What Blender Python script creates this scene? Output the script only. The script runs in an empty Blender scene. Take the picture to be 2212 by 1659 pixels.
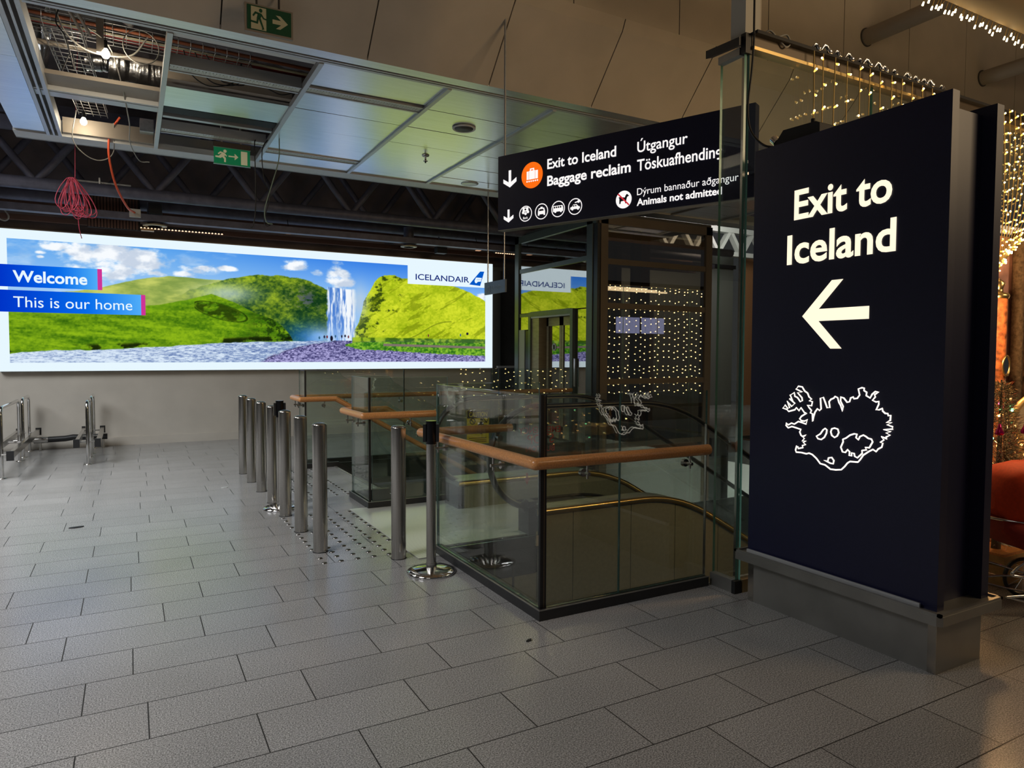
import bpy, math, random
import numpy as np
from mathutils import Vector, Matrix

# ------------------------------------------------------------------ camera, world, lamps, exposure
SC = bpy.context.scene
COL = SC.collection
cam_d = bpy.data.cameras.new('camera')
cam = bpy.data.objects.new('camera', cam_d)
COL.objects.link(cam)
cam_d.sensor_width = 36.0
cam_d.sensor_fit = 'HORIZONTAL'
cam_d.lens = 1497.3 / 2212 * 36.0
cam_d.clip_start = 0.05
cam_d.clip_end = 120
_yaw, _pit, _rol = 0.50303, -0.043853, 0.003776
_fwd = Vector((math.sin(_yaw) * math.cos(_pit), math.cos(_yaw) * math.cos(_pit), math.sin(_pit)))
_rt = Vector((math.cos(_yaw), -math.sin(_yaw), 0))
_up = _rt.cross(_fwd)
_r2 = _rt * math.cos(_rol) + _up * math.sin(_rol)
_u2 = -_rt * math.sin(_rol) + _up * math.cos(_rol)
cam.matrix_world = Matrix(((_r2.x, _u2.x, -_fwd.x, 0), (_r2.y, _u2.y, -_fwd.y, 0), (_r2.z, _u2.z, -_fwd.z, 1.5), (0, 0, 0, 1)))
SC.camera = cam

world = bpy.data.worlds.new('world')
SC.world = world
world.use_nodes = True
_bg = world.node_tree.nodes['Background']
_bg.inputs[0].default_value = (0.96, 0.96, 1.0, 1)
_bg.inputs[1].default_value = 0.028

def lamp(name, kind, loc, energy, color, size=1.0, size_y=None, target=None, spread=180):
    d = bpy.data.lights.new(name, kind)
    d.energy = energy
    d.color = color
    if kind == 'AREA':
        d.shape = 'RECTANGLE'
        d.size = size
        d.size_y = size_y or size
        d.spread = math.radians(spread)
    else:
        d.shadow_soft_size = size
    o = bpy.data.objects.new(name, d)
    COL.objects.link(o)
    o.location = loc
    if target is not None:
        o.rotation_euler = (Vector(target) - Vector(loc)).to_track_quat('-Z', 'Y').to_euler()
    return o

# hall lamps in the ceiling behind and above the viewer, cool on the left, warm on the right
lamp('hall_lamp_left', 'AREA', (-3.8, 8.4, 4.6), 190, (0.94, 0.97, 1.0), 2.6, 2.6, (-1.6, 9.4, 0.0), 105)
lamp('hall_lamp_near', 'AREA', (-3.8, 3.0, 4.6), 140, (0.97, 0.98, 1.0), 2.2, 2.2, (-2.0, 4.2, 0), 100)
lamp('hall_lamp_back', 'AREA', (-3.5, -2.5, 4.6), 14, (1.0, 0.94, 0.86), 2.5, 2.5, (-0.5, 2.0, 0.0), 140)
lamp('hall_lamp_right', 'AREA', (6.5, -1.0, 4.2), 120, (1.0, 0.72, 0.42), 2.0, 2.0, (4.5, 5.6, 5.2))
lamp('lower_hall_lamp', 'AREA', (6.2, 7.5, -1.6), 110, (1.0, 0.96, 0.9), 2.0, 2.0, (9.4, 6.5, -2.5))

lamp('far_hall_fill', 'AREA', (13.0, 12.2, 5.2), 110, (1.0, 0.95, 0.88), 2.0, 2.0, (13.6, 15.0, 3.6))  # added light without a fixture, brightens the far hall wall

SC.view_settings.view_transform = 'Standard'
SC.view_settings.look = 'None'
SC.view_settings.exposure = 0.0
SC.view_settings.gamma = 1.0
SC.view_settings.use_curve_mapping = False
cy_ = SC.cycles
cy_.use_denoising = True
cy_.max_bounces = 10
cy_.diffuse_bounces = 3
cy_.glossy_bounces = 5
cy_.transmission_bounces = 6
cy_.transparent_max_bounces = 32
cy_.sample_clamp_indirect = 4.0
cy_.caustics_reflective = False
cy_.caustics_refractive = False

# ------------------------------------------------------------------ materials
def nodes_of(name):
    m = bpy.data.materials.new(name)
    m.use_nodes = True
    nt = m.node_tree
    return m, nt, nt.nodes, nt.links

def mat(name, col, rough=0.5, metal=0.0, spec=0.5, var=0.0, vscale=20.0, stretch=(1, 1, 1), bump=0.0, emit=None, es=0.0, coat=0.0, rvar=0.0):
    m, nt, N, L = nodes_of(name)
    b = N['Principled BSDF']
    b.inputs['Base Color'].default_value = (*col, 1)
    b.inputs['Roughness'].default_value = rough
    b.inputs['Metallic'].default_value = metal
    b.inputs['Specular IOR Level'].default_value = spec
    b.inputs['Coat Weight'].default_value = coat
    if emit is not None:
        b.inputs['Emission Color'].default_value = (*emit, 1)
        b.inputs['Emission Strength'].default_value = es
    if var or bump or rvar:
        tc = N.new('ShaderNodeTexCoord')
        mp = N.new('ShaderNodeMapping')
        mp.inputs['Scale'].default_value = stretch
        L.new(tc.outputs['Object'], mp.inputs['Vector'])
        nz = N.new('ShaderNodeTexNoise')
        nz.inputs['Scale'].default_value = vscale
        nz.inputs['Detail'].default_value = 4
        L.new(mp.outputs[0], nz.inputs['Vector'])
        if var:
            rp = N.new('ShaderNodeValToRGB')
            rp.color_ramp.elements[0].position = 0.3
            rp.color_ramp.elements[1].position = 0.7
            rp.color_ramp.elements[0].color = (*[max(0, c * (1 - var)) for c in col], 1)
            rp.color_ramp.elements[1].color = (*[min(1, c * (1 + var)) for c in col], 1)
            L.new(nz.outputs['Fac'], rp.inputs[0])
            L.new(rp.outputs[0], b.inputs['Base Color'])
        if rvar:
            mr = N.new('ShaderNodeMapRange')
            mr.inputs['To Min'].default_value = max(0.02, rough - rvar)
            mr.inputs['To Max'].default_value = rough + rvar
            L.new(nz.outputs['Fac'], mr.inputs['Value'])
            L.new(mr.outputs[0], b.inputs['Roughness'])
        if bump:
            bp = N.new('ShaderNodeBump')
            bp.inputs['Strength'].default_value = bump
            bp.inputs['Distance'].default_value = 0.01
            L.new(nz.outputs['Fac'], bp.inputs['Height'])
            L.new(bp.outputs[0], b.inputs['Normal'])
    return m

def emis(name, col, s=1.0):
    m, nt, N, L = nodes_of(name)
    N.remove(N['Principled BSDF'])
    e = N.new('ShaderNodeEmission')
    e.inputs[0].default_value = (*col, 1)
    e.inputs[1].default_value = s
    L.new(e.outputs[0], N['Material Output'].inputs[0])
    return m

def glass(name, tint, ior=1.5, rough=0.0, gcol=(1, 1, 1)):
    # architectural sheet glass: straight-through tint plus a mirror share given by the angle of view
    m, nt, N, L = nodes_of(name)
    N.remove(N['Principled BSDF'])
    tr = N.new('ShaderNodeBsdfTransparent')
    tr.inputs[0].default_value = (*tint, 1)
    gl = N.new('ShaderNodeBsdfGlossy')
    gl.inputs['Roughness'].default_value = rough
    gl.inputs['Color'].default_value = (*gcol, 1)
    geo = N.new('ShaderNodeNewGeometry')
    mr = N.new('ShaderNodeMapRange')
    mr.inputs['To Min'].default_value = ior
    mr.inputs['To Max'].default_value = 1 / ior
    L.new(geo.outputs['Backfacing'], mr.inputs['Value'])
    fr = N.new('ShaderNodeFresnel')
    L.new(mr.outputs[0], fr.inputs['IOR'])
    mx = N.new('ShaderNodeMixShader')
    L.new(fr.outputs[0], mx.inputs[0])
    L.new(tr.outputs[0], mx.inputs[1])
    L.new(gl.outputs[0], mx.inputs[2])
    L.new(mx.outputs[0], N['Material Output'].inputs[0])
    return m

def attr_emis(name, attr, s=1.0):
    m, nt, N, L = nodes_of(name)
    N.remove(N['Principled BSDF'])
    a = N.new('ShaderNodeVertexColor')
    a.layer_name = attr
    e = N.new('ShaderNodeEmission')
    e.inputs[1].default_value = s
    L.new(a.outputs[0], e.inputs[0])
    L.new(e.outputs[0], N['Material Output'].inputs[0])
    return m

def math_n(nt, op, a, b=None, c=None):
    n = nt.nodes.new('ShaderNodeMath')
    n.operation = op
    for i, v in enumerate((a, b, c)):
        if v is None:
            continue
        if isinstance(v, (int, float)):
            n.inputs[i].default_value = v
        else:
            nt.links.new(v, n.inputs[i])
    return n.outputs[0]

def floor_material():
    m, nt, N, L = nodes_of('granite_tiles')
    b = N['Principled BSDF']
    tc = N.new('ShaderNodeTexCoord')
    sp = N.new('ShaderNodeSeparateXYZ')
    L.new(tc.outputs['Object'], sp.inputs[0])
    X, Y = sp.outputs[0], sp.outputs[1]
    yr = math_n(nt, 'DIVIDE', math_n(nt, 'SUBTRACT', Y, 2.979), 0.3213)
    row = math_n(nt, 'FLOOR', yr)
    wn = N.new('ShaderNodeTexWhiteNoise')
    wn.noise_dimensions = '1D'
    L.new(row, wn.inputs['W'])
    par = math_n(nt, 'MULTIPLY', math_n(nt, 'MODULO', math_n(nt, 'ADD', row, 100.0), 2.0), 0.5)
    off = math_n(nt, 'ADD', math_n(nt, 'MULTIPLY', wn.outputs['Value'], 0.28), par)
    xr = math_n(nt, 'ADD', math_n(nt, 'DIVIDE', math_n(nt, 'ADD', X, 0.497), 0.64), off)
    fx = math_n(nt, 'FRACT', xr)
    fy = math_n(nt, 'FRACT', yr)
    dx = math_n(nt, 'MULTIPLY', math_n(nt, 'MINIMUM', fx, math_n(nt, 'SUBTRACT', 1.0, fx)), 0.64)
    dy = math_n(nt, 'MULTIPLY', math_n(nt, 'MINIMUM', fy, math_n(nt, 'SUBTRACT', 1.0, fy)), 0.3213)
    d = math_n(nt, 'MINIMUM', dx, dy)
    joint = math_n(nt, 'LESS_THAN', d, 0.0026)
    cmb = N.new('ShaderNodeCombineXYZ')
    L.new(math_n(nt, 'FLOOR', xr), cmb.inputs[0])
    L.new(row, cmb.inputs[1])
    wt = N.new('ShaderNodeTexWhiteNoise')
    wt.noise_dimensions = '2D'
    L.new(cmb.outputs[0], wt.inputs['Vector'])
    n1 = N.new('ShaderNodeTexNoise')
    n1.inputs['Scale'].default_value = 170
    n1.inputs['Detail'].default_value = 3
    n1.inputs['Roughness'].default_value = 0.75
    L.new(tc.outputs['Object'], n1.inputs['Vector'])
    rp = N.new('ShaderNodeValToRGB')
    e = rp.color_ramp.elements
    e[0].position, e[0].color = 0.34, (0.075, 0.074, 0.073, 1)
    e[1].position, e[1].color = 0.66, (0.55, 0.54, 0.525, 1)
    q = rp.color_ramp.elements.new(0.5)
    q.color = (0.28, 0.275, 0.268, 1)
    L.new(n1.outputs['Fac'], rp.inputs[0])
    n2 = N.new('ShaderNodeTexNoise')
    n2.inputs['Scale'].default_value = 1.6
    n2.inputs['Detail'].default_value = 5
    L.new(tc.outputs['Object'], n2.inputs['Vector'])
    tone = math_n(nt, 'ADD', math_n(nt, 'MULTIPLY', wt.outputs['Value'], 0.10), math_n(nt, 'ADD', math_n(nt, 'MULTIPLY', n2.outputs['Fac'], 0.35), 0.74))
    mulc = N.new('ShaderNodeMix')
    mulc.data_type = 'RGBA'
    mulc.blend_type = 'MULTIPLY'
    mulc.inputs[0].default_value = 1.0
    L.new(rp.outputs[0], mulc.inputs[6])
    cc = N.new('ShaderNodeCombineColor')
    for i in range(3):
        L.new(tone, cc.inputs[i])
    L.new(cc.outputs[0], mulc.inputs[7])
    mj = N.new('ShaderNodeMix')
    mj.data_type = 'RGBA'
    L.new(joint, mj.inputs[0])
    L.new(mulc.outputs[2], mj.inputs[6])
    mj.inputs[7].default_value = (0.018, 0.017, 0.016, 1)
    L.new(mj.outputs[2], b.inputs['Base Color'])
    rr = math_n(nt, 'ADD', math_n(nt, 'MULTIPLY', n2.outputs['Fac'], 0.04), math_n(nt, 'ADD', math_n(nt, 'MULTIPLY', joint, 0.4), 0.20))
    L.new(rr, b.inputs['Roughness'])
    b.inputs['Specular IOR Level'].default_value = 0.55
    bp = N.new('ShaderNodeBump')
    bp.inputs['Strength'].default_value = 0.25
    bp.inputs['Distance'].default_value = 0.002
    L.new(math_n(nt, 'SUBTRACT', math_n(nt, 'MULTIPLY', n1.outputs['Fac'], 0.35), joint), bp.inputs['Height'])
    L.new(bp.outputs[0], b.inputs['Normal'])
    return m

def ribbed(name, c0, c1, freq, axis, rough, metal):
    m, nt, N, L = nodes_of(name)
    b = N['Principled BSDF']
    tc = N.new('ShaderNodeTexCoord')
    sp = N.new('ShaderNodeSeparateXYZ')
    L.new(tc.outputs['Object'], sp.inputs[0])
    f = math_n(nt, 'FRACT', math_n(nt, 'MULTIPLY', sp.outputs[axis], freq))
    g = math_n(nt, 'LESS_THAN', f, 0.35)
    mj = N.new('ShaderNodeMix')
    mj.data_type = 'RGBA'
    L.new(g, mj.inputs[0])
    mj.inputs[6].default_value = (*c0, 1)
    mj.inputs[7].default_value = (*c1, 1)
    L.new(mj.outputs[2], b.inputs['Base Color'])
    b.inputs['Roughness'].default_value = rough
    b.inputs['Metallic'].default_value = metal
    return m

M = {}
M['floor'] = floor_material()
M['slab_edge'] = mat('dark_slab_edge', (0.03, 0.031, 0.03), 0.35, 0, 0.5, 0.15, 6)
M['wall'] = mat('painted_plaster', (0.50, 0.465, 0.41), 0.7, 0, 0.3, 0.05, 3)
M['wall_dark'] = mat('dark_wall_panel', (0.085, 0.085, 0.085), 0.5, 0, 0.4, 0.12, 4)
M['pilaster'] = mat('grey_pilaster', (0.12, 0.13, 0.12), 0.6)
M['upper'] = mat('upper_wall_board', (0.44, 0.385, 0.315), 0.75, 0, 0.3, 0.06, 2.5)
M['joint'] = mat('board_joint', (0.05, 0.045, 0.04), 0.9)
M['alu'] = mat('brushed_aluminium_panel', (0.80, 0.81, 0.82), 0.30, 0.9, 0.5, 0.06, 14, (0.2, 3, 1), 0, rvar=0.05)
M['alu_edge'] = mat('ceiling_trim', (0.55, 0.56, 0.57), 0.4, 0.5)
M['white_trim'] = mat('white_ceiling_trim', (0.62, 0.63, 0.62), 0.5)
M['black'] = mat('black_paint', (0.012, 0.012, 0.014), 0.6, 0, 0.3)
M['truss'] = mat('black_steel', (0.11, 0.11, 0.15), 0.5, 0.2, 0.4, 0.2, 9)
M['void'] = mat('dark_ceiling_void', (0.22, 0.19, 0.20), 0.9, 0, 0.1, 0.25, 2)
M['slat'] = mat('brown_slat', (0.10, 0.052, 0.038), 0.7, 0, 0.3, 0.2, 30, (1, 20, 20))
M['steel'] = mat('brushed_steel', (0.52, 0.50, 0.47), 0.2, 1.0)
M['steel_dull'] = mat('dull_steel_sheet', (0.34, 0.335, 0.315), 0.42, 0.85, 0.5, 0.10, 5, rvar=0.06)
M['chrome'] = mat('polished_chrome', (0.72, 0.71, 0.70), 0.09, 1.0)
M['kerb'] = mat('charcoal_kerb', (0.03, 0.03, 0.031), 0.4, 0.3, 0.5, 0.1, 12)
M['seal'] = mat('black_seal', (0.006, 0.006, 0.007), 0.5)
M['glass'] = glass('green_tinted_glass', (0.93, 0.97, 0.948), 1.72)
M['glass_edge'] = mat('glass_edge', (0.045, 0.11, 0.09), 0.15, 0, 0.7, emit=None)
M['glass_edge_bright'] = mat('bright_green_glass_edge', (0.15, 0.36, 0.28), 0.15, 0, 0.7)
M['glass_lift'] = glass('reflective_lift_glass', (0.62, 0.68, 0.66), 4.6)
M['glass_tint'] = glass('bronze_lift_glass', (0.66, 0.60, 0.50), 2.9)
M['wood'] = mat('oiled_beech', (0.60, 0.26, 0.085), 0.32, 0, 0.5, 0.22, 40, (3, 3, 3), coat=0.25)
M['navy'] = mat('navy_sign_panel', (0.010, 0.011, 0.038), 0.42, 0, 0.45, 0.08, 60)
M['letter'] = emis('lit_lettering', (1.0, 0.87, 0.63), 1.2)
M['letter_island'] = emis('lit_outline', (1.0, 0.90, 0.74), 1.9)
M['letter_w'] = emis('lit_white_lettering', (1.0, 0.96, 0.94), 1.0)
M['letter_dark'] = mat('navy_inlay', (0.012, 0.012, 0.03), 0.5)
M['orange'] = emis('lit_orange', (1.0, 0.16, 0.008), 1.0)
M['redring'] = emis('lit_red', (0.75, 0.03, 0.05), 0.8)
M['greysign'] = mat('grey_sign_panel', (0.16, 0.20, 0.26), 0.4)
M['greytext'] = mat('pale_grey_lettering', (0.42, 0.45, 0.50), 0.5)
M['olive'] = mat('olive_steel_cladding', (0.25, 0.235, 0.165), 0.42, 0.35, 0.4, 0.08, 30)
M['deck'] = mat('escalator_deck', (0.50, 0.44, 0.30), 0.3, 0.95, 0.5, 0.15, 30, (20, 1, 1))
M['deck_cool'] = mat('escalator_deck_steel', (0.42, 0.44, 0.42), 0.35, 0.9)
M['brass'] = mat('brass_trim', (0.72, 0.52, 0.22), 0.28, 1.0)
M['rubber'] = mat('black_rubber', (0.012, 0.012, 0.013), 0.38, 0, 0.5)
M['grate'] = ribbed('ribbed_landing_plate', (0.85, 0.88, 0.80), (0.40, 0.41, 0.37), 72.0, 1, 0.32, 0.35)
M['tread'] = ribbed('ribbed_step', (0.22, 0.22, 0.21), (0.05, 0.05, 0.05), 72.0, 1, 0.45, 0.7)
M['stairs'] = mat('stone_stair', (0.16, 0.16, 0.15), 0.5, 0, 0.4, 0.1, 40)
M['white_wall'] = mat('white_lower_wall', (0.62, 0.62, 0.60), 0.7)
M['stud'] = mat('dark_steel_stud', (0.20, 0.195, 0.185), 0.3, 1.0)
M['yellow'] = mat('yellow_sticker', (0.55, 0.46, 0.03), 0.5)
M['redtext'] = mat('red_sticker_lettering', (0.42, 0.035, 0.03), 0.5)
M['green'] = mat('green_exit_panel', (0.004, 0.19, 0.075), 0.4, emit=(0.0, 0.16, 0.06), es=0.35)
M['green_dark'] = mat('dark_green_exit_panel', (0.004, 0.075, 0.032), 0.4)
M['cream'] = mat('cream_pictogram', (0.62, 0.60, 0.40), 0.5, emit=(0.5, 0.48, 0.3), es=0.25)
M['cream_dim'] = mat('pale_pictogram', (0.55, 0.53, 0.36), 0.5)
M['foil'] = mat('crinkled_foil', (0.62, 0.62, 0.62), 0.25, 1.0, 0.5, 0.1, 9, (1, 1, 1), 1.0)
M['galv'] = mat('galvanised_steel', (0.42, 0.43, 0.44), 0.4, 0.8, 0.5, 0.1, 30)
M['beige_duct'] = mat('beige_duct', (0.30, 0.26, 0.215), 0.6, 0, 0.4, 0.06, 4)
M['diff'] = mat('white_slot_diffuser', (0.58, 0.62, 0.56), 0.5)
M['cable_blk'] = mat('black_cable', (0.008, 0.008, 0.009), 0.5)
M['cable_gry'] = mat('grey_cable', (0.30, 0.29, 0.26), 0.6)
M['cable_pink'] = mat('pink_cable', (0.55, 0.06, 0.11), 0.5)
M['cable_org'] = mat('orange_cable', (0.72, 0.10, 0.035), 0.5)
M['pipe_red'] = mat('red_pipe', (0.22, 0.02, 0.02), 0.45)
M['pipe_cop'] = mat('copper_pipe', (0.35, 0.12, 0.06), 0.4, 0.5)
M['bulb'] = emis('bare_bulb', (1.0, 0.86, 0.62), 30.0)
M['strip_led'] = emis('strip_lamp', (1.0, 0.62, 0.36), 2.2)
M['small_lamp'] = emis('small_ceiling_lamp', (1.0, 0.55, 0.32), 0.55)
M['fairy'] = emis('golden_fairy_light', (1.0, 0.52, 0.09), 2.6)
M['fairy_tip'] = emis('fairy_light_tip', (1.0, 0.76, 0.40), 9.0)
M['fairy_far'] = emis('warm_fairy_light_far', (1.0, 0.68, 0.27), 20.0)
M['wire'] = mat('golden_wire', (0.42, 0.29, 0.09), 0.45, 0.2)
M['post'] = mat('pale_post', (0.46, 0.44, 0.38), 0.6)
M['tape'] = mat('black_tape', (0.01, 0.01, 0.012), 0.45)
M['lift_frame'] = mat('grey_green_lift_steel', (0.105, 0.125, 0.118), 0.4, 0.5, 0.5, 0.06, 10)
M['lift_brown'] = mat('bronze_lift_steel', (0.11, 0.085, 0.06), 0.4, 0.5)
M['lift_col'] = mat('beige_lift_steel', (0.40, 0.33, 0.20), 0.45, 0.2, 0.5, 0.12, 6, (1, 1, 6))
M['lift_dark'] = mat('dark_lift_interior', (0.045, 0.042, 0.038), 0.6)
M['neon'] = emis('red_neon', (1.0, 0.03, 0.07), 3.0)
M['screen_lilac'] = emis('lilac_screen', (0.42, 0.42, 0.75), 1.3)
M['warm_tube'] = emis('warm_tube_lamp', (1.0, 0.70, 0.42), 3.0)

# ------------------------------------------------------------------ mesh builder
class MB:
    def __init__(s):
        s.v, s.f, s.mi, s.sm = [], [], [], []

    def add(s, vs, fs, m=0, smooth=False):
        o = len(s.v)
        s.v += [tuple(v) for v in vs]
        s.f += [tuple(i + o for i in f) for f in fs]
        s.mi += [m] * len(fs)
        s.sm += [smooth] * len(fs)
        return s

    def obox(s, o, a, b, c, m=0):
        o, a, b, c = map(Vector, (o, a, b, c))
        vs = [o, o + a, o + a + b, o + b, o + c, o + a + c, o + a + b + c, o + b + c]
        fs = [(0, 3, 2, 1), (4, 5, 6, 7), (0, 1, 5, 4), (1, 2, 6, 5), (2, 3, 7, 6), (3, 0, 4, 7)]
        if a.cross(b).dot(c) < 0:
            fs = [tuple(reversed(f)) for f in fs]
        return s.add(vs, fs, m)

    def box(s, x0, x1, y0, y1, z0, z1, m=0):
        return s.obox((x0, y0, z0), (x1 - x0, 0, 0), (0, y1 - y0, 0), (0, 0, z1 - z0), m)

    def pane(s, o, a, b, c, m_face=0, m_edge=1):
        # sheet: a = long, b = up, c = thickness; edges carry their own material
        s.obox(o, a, b, c, m_edge)
        s.mi[-6] = m_face
        s.mi[-5] = m_face
        return s

    def cyl(s, p0, p1, r0, r1=None, n=14, m=0, cap=True, smooth=True):
        r1 = r0 if r1 is None else r1
        p0, p1 = Vector(p0), Vector(p1)
        d = (p1 - p0).normalized()
        t = Vector((0, 0, 1)) if abs(d.z) < 0.9 else Vector((1, 0, 0))
        u = d.cross(t).normalized()
        w = d.cross(u)
        vs = []
        for p, r in ((p0, r0), (p1, r1)):
            for i in range(n):
                a = 2 * math.pi * i / n
                vs.append(p + (u * math.cos(a) + w * math.sin(a)) * r)
        s.add(vs, [(i, i + n, (i + 1) % n + n, (i + 1) % n) for i in range(n)], m, smooth)
        if cap:
            s.add(vs[:n], [tuple(range(n))], m)
            s.add(vs[n:], [tuple(reversed(range(n)))], m)
        return s

    def tube(s, pts, r, n=8, closed=False, m=0, ry=None, up=None, cap=True):
        pts = [Vector(p) for p in pts]
        k = len(pts)
        ry = r if ry is None else ry
        tans = []
        for i in range(k):
            a = pts[i - 1] if (i > 0 or closed) else pts[i]
            b = pts[(i + 1) % k] if (i < k - 1 or closed) else pts[i]
            t = b - a
            tans.append(t.normalized() if t.length > 1e-9 else Vector((0, 0, 1)))
        ref = Vector(up) if up else (Vector((0, 0, 1)) if abs(tans[0].z) < 0.9 else Vector((1, 0, 0)))
        u = (ref - tans[0] * ref.dot(tans[0])).normalized()
        vs = []
        for i in range(k):
            t = tans[i]
            if up:
                u = Vector(up)
            uu = u - t * u.dot(t)
            u = uu.normalized() if uu.length > 1e-6 else u
            w = t.cross(u)
            for j in range(n):
                a = 2 * math.pi * j / n
                vs.append(pts[i] + u * math.cos(a) * r + w * math.sin(a) * ry)
        fs = []
        for i in range(k if closed else k - 1):
            i2 = (i + 1) % k
            for j in range(n):
                j2 = (j + 1) % n
                fs.append((i * n + j, i * n + j2, i2 * n + j2, i2 * n + j))
        s.add(vs, fs, m, True)
        if cap and not closed:
            s.add(vs[:n], [tuple(reversed(range(n)))], m)
            s.add(vs[-n:], [tuple(range(n))], m)
        return s

    def lathe(s, cx, cy, prof, n=24, m=0, z0=0):
        vs = []
        for r, z in prof:
            for i in range(n):
                a = 2 * math.pi * i / n
                vs.append((cx + r * math.cos(a), cy + r * math.sin(a), z + z0))
        fs = []
        for k in range(len(prof) - 1):
            for i in range(n):
                j = (i + 1) % n
                fs.append((k * n + i, k * n + j, (k + 1) * n + j, (k + 1) * n + i))
        s.add(vs, fs, m, True)
        if prof[0][0] > 1e-4:
            s.add(vs[:n], [tuple(reversed(range(n)))], m)
        if prof[-1][0] > 1e-4:
            s.add(vs[-n:], [tuple(range(n))], m)
        return s

    def ball(s, c, r, n=10, m=0, sz=1.0):
        pr = [(r * math.sin(math.pi * k / (n // 2 + 1)) + (1e-5), -r * sz * math.cos(math.pi * k / (n // 2 + 1))) for k in range(n // 2 + 2)]
        return s.lathe(c[0], c[1], pr, n, m, c[2])

    def prism(s, poly, o, ax, ay, ext, m=0, m_side=None):
        o, ax, ay, ext = Vector(o), Vector(ax), Vector(ay), Vector(ext)
        area = sum(poly[i][0] * poly[(i + 1) % len(poly)][1] - poly[(i + 1) % len(poly)][0] * poly[i][1] for i in range(len(poly)))
        if area < 0:
            poly = poly[::-1]
        n = len(poly)
        a = [o + ax * p[0] + ay * p[1] for p in poly]
        b = [p + ext for p in a]
        flip = ax.cross(ay).dot(ext) < 0
        f0, f1 = tuple(range(n - 1, -1, -1)), tuple(range(n, 2 * n))
        sd = [(i, (i + 1) % n, (i + 1) % n + n, i + n) for i in range(n)]
        fs = [f0, f1] + sd
        if flip:
            fs = [tuple(reversed(f)) for f in fs]
        s.add(a + b, fs, m)
        if m_side is not None:
            for i in range(n):
                s.mi[-1 - i] = m_side
        return s

ORG = {}

def org_of(p):
    return ORG.get(p.name, Vector((0, 0, 0))) if p is not None else Vector((0, 0, 0))

def finish(mb, name, mats, parent=None, loc=None):
    me = bpy.data.meshes.new(name)
    o = bpy.data.objects.new(name, me)
    COL.objects.link(o)
    if parent is not None:
        base = org_of(parent)
        o.parent = parent
    else:
        base = Vector(loc) if loc is not None else Vector((0, 0, 0))
        o.location = base
    ORG[o.name] = base
    me.from_pydata([(v[0] - base.x, v[1] - base.y, v[2] - base.z) for v in mb.v], [], mb.f)
    for m in (mats if isinstance(mats, (list, tuple)) else [mats]):
        me.materials.append(M[m] if isinstance(m, str) else m)
    me.polygons.foreach_set('material_index', mb.mi)
    me.polygons.foreach_set('use_smooth', mb.sm)
    me.update()
    return o

def tag(o, label, cat, group=None, kind=None):
    o['label'] = label
    o['category'] = cat
    if group:
        o['group'] = group
    if kind:
        o['kind'] = kind
    return o

def thing(name, label, cat, loc=(0, 0, 0), group=None):
    o = bpy.data.objects.new(name, None)
    o.empty_display_size = 0.1
    COL.objects.link(o)
    o.location = loc
    ORG[o.name] = Vector(loc)
    return tag(o, label, cat, group)

def struct(mb, name, mats):
    o = finish(mb, name, mats)
    o['kind'] = 'structure'
    return o

def dup(root, loc, label=None, group=None):
    r = root.copy()
    COL.objects.link(r)
    r.location = loc
    if label:
        r['label'] = label
    if group:
        r['group'] = group
    for ch in list(root.children):
        c = ch.copy()
        COL.objects.link(c)
        c.parent = r
        for g in ch.children:
            d = g.copy()
            COL.objects.link(d)
            d.parent = c
    return r

def text(name, body, p0, ax, width, cap, m, parent, up=(0, 0, 1), bold=0.0, depth=0.003):
    """lettering: baseline starts at p0, runs along ax for `width`, capitals `cap` tall, raised by `depth`."""
    cu = bpy.data.curves.new('lettering', 'FONT')
    cu.body = body
    cu.size = 1.0
    cu.offset = bold
    cu.resolution_u = 4
    to = bpy.data.objects.new('lettering', cu)
    COL.objects.link(to)
    dg = bpy.context.evaluated_depsgraph_get()
    dg.update()
    me = bpy.data.meshes.new_from_object(to.evaluated_get(dg))
    bpy.data.objects.remove(to)
    bpy.data.curves.remove(cu)
    co = np.empty(len(me.vertices) * 3, dtype=np.float32)
    me.vertices.foreach_get('co', co)
    co = co.reshape(-1, 3)
    fs = [tuple(p.vertices) for p in me.polygons]
    bpy.data.meshes.remove(me)
    xs = co[:, 0]
    x0, x1 = float(xs.min()), float(xs.max())
    ax, up, p0 = Vector(ax).normalized(), Vector(up).normalized(), Vector(p0)
    nrm = ax.cross(up)
    mb = MB()
    vs = [p0 + ax * ((float(c[0]) - x0) / (x1 - x0) * width) + up * (float(c[1]) / 0.682 * cap) + nrm * depth for c in co]
    mb.add(vs, fs)
    return finish(mb, name, m, parent)

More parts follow.
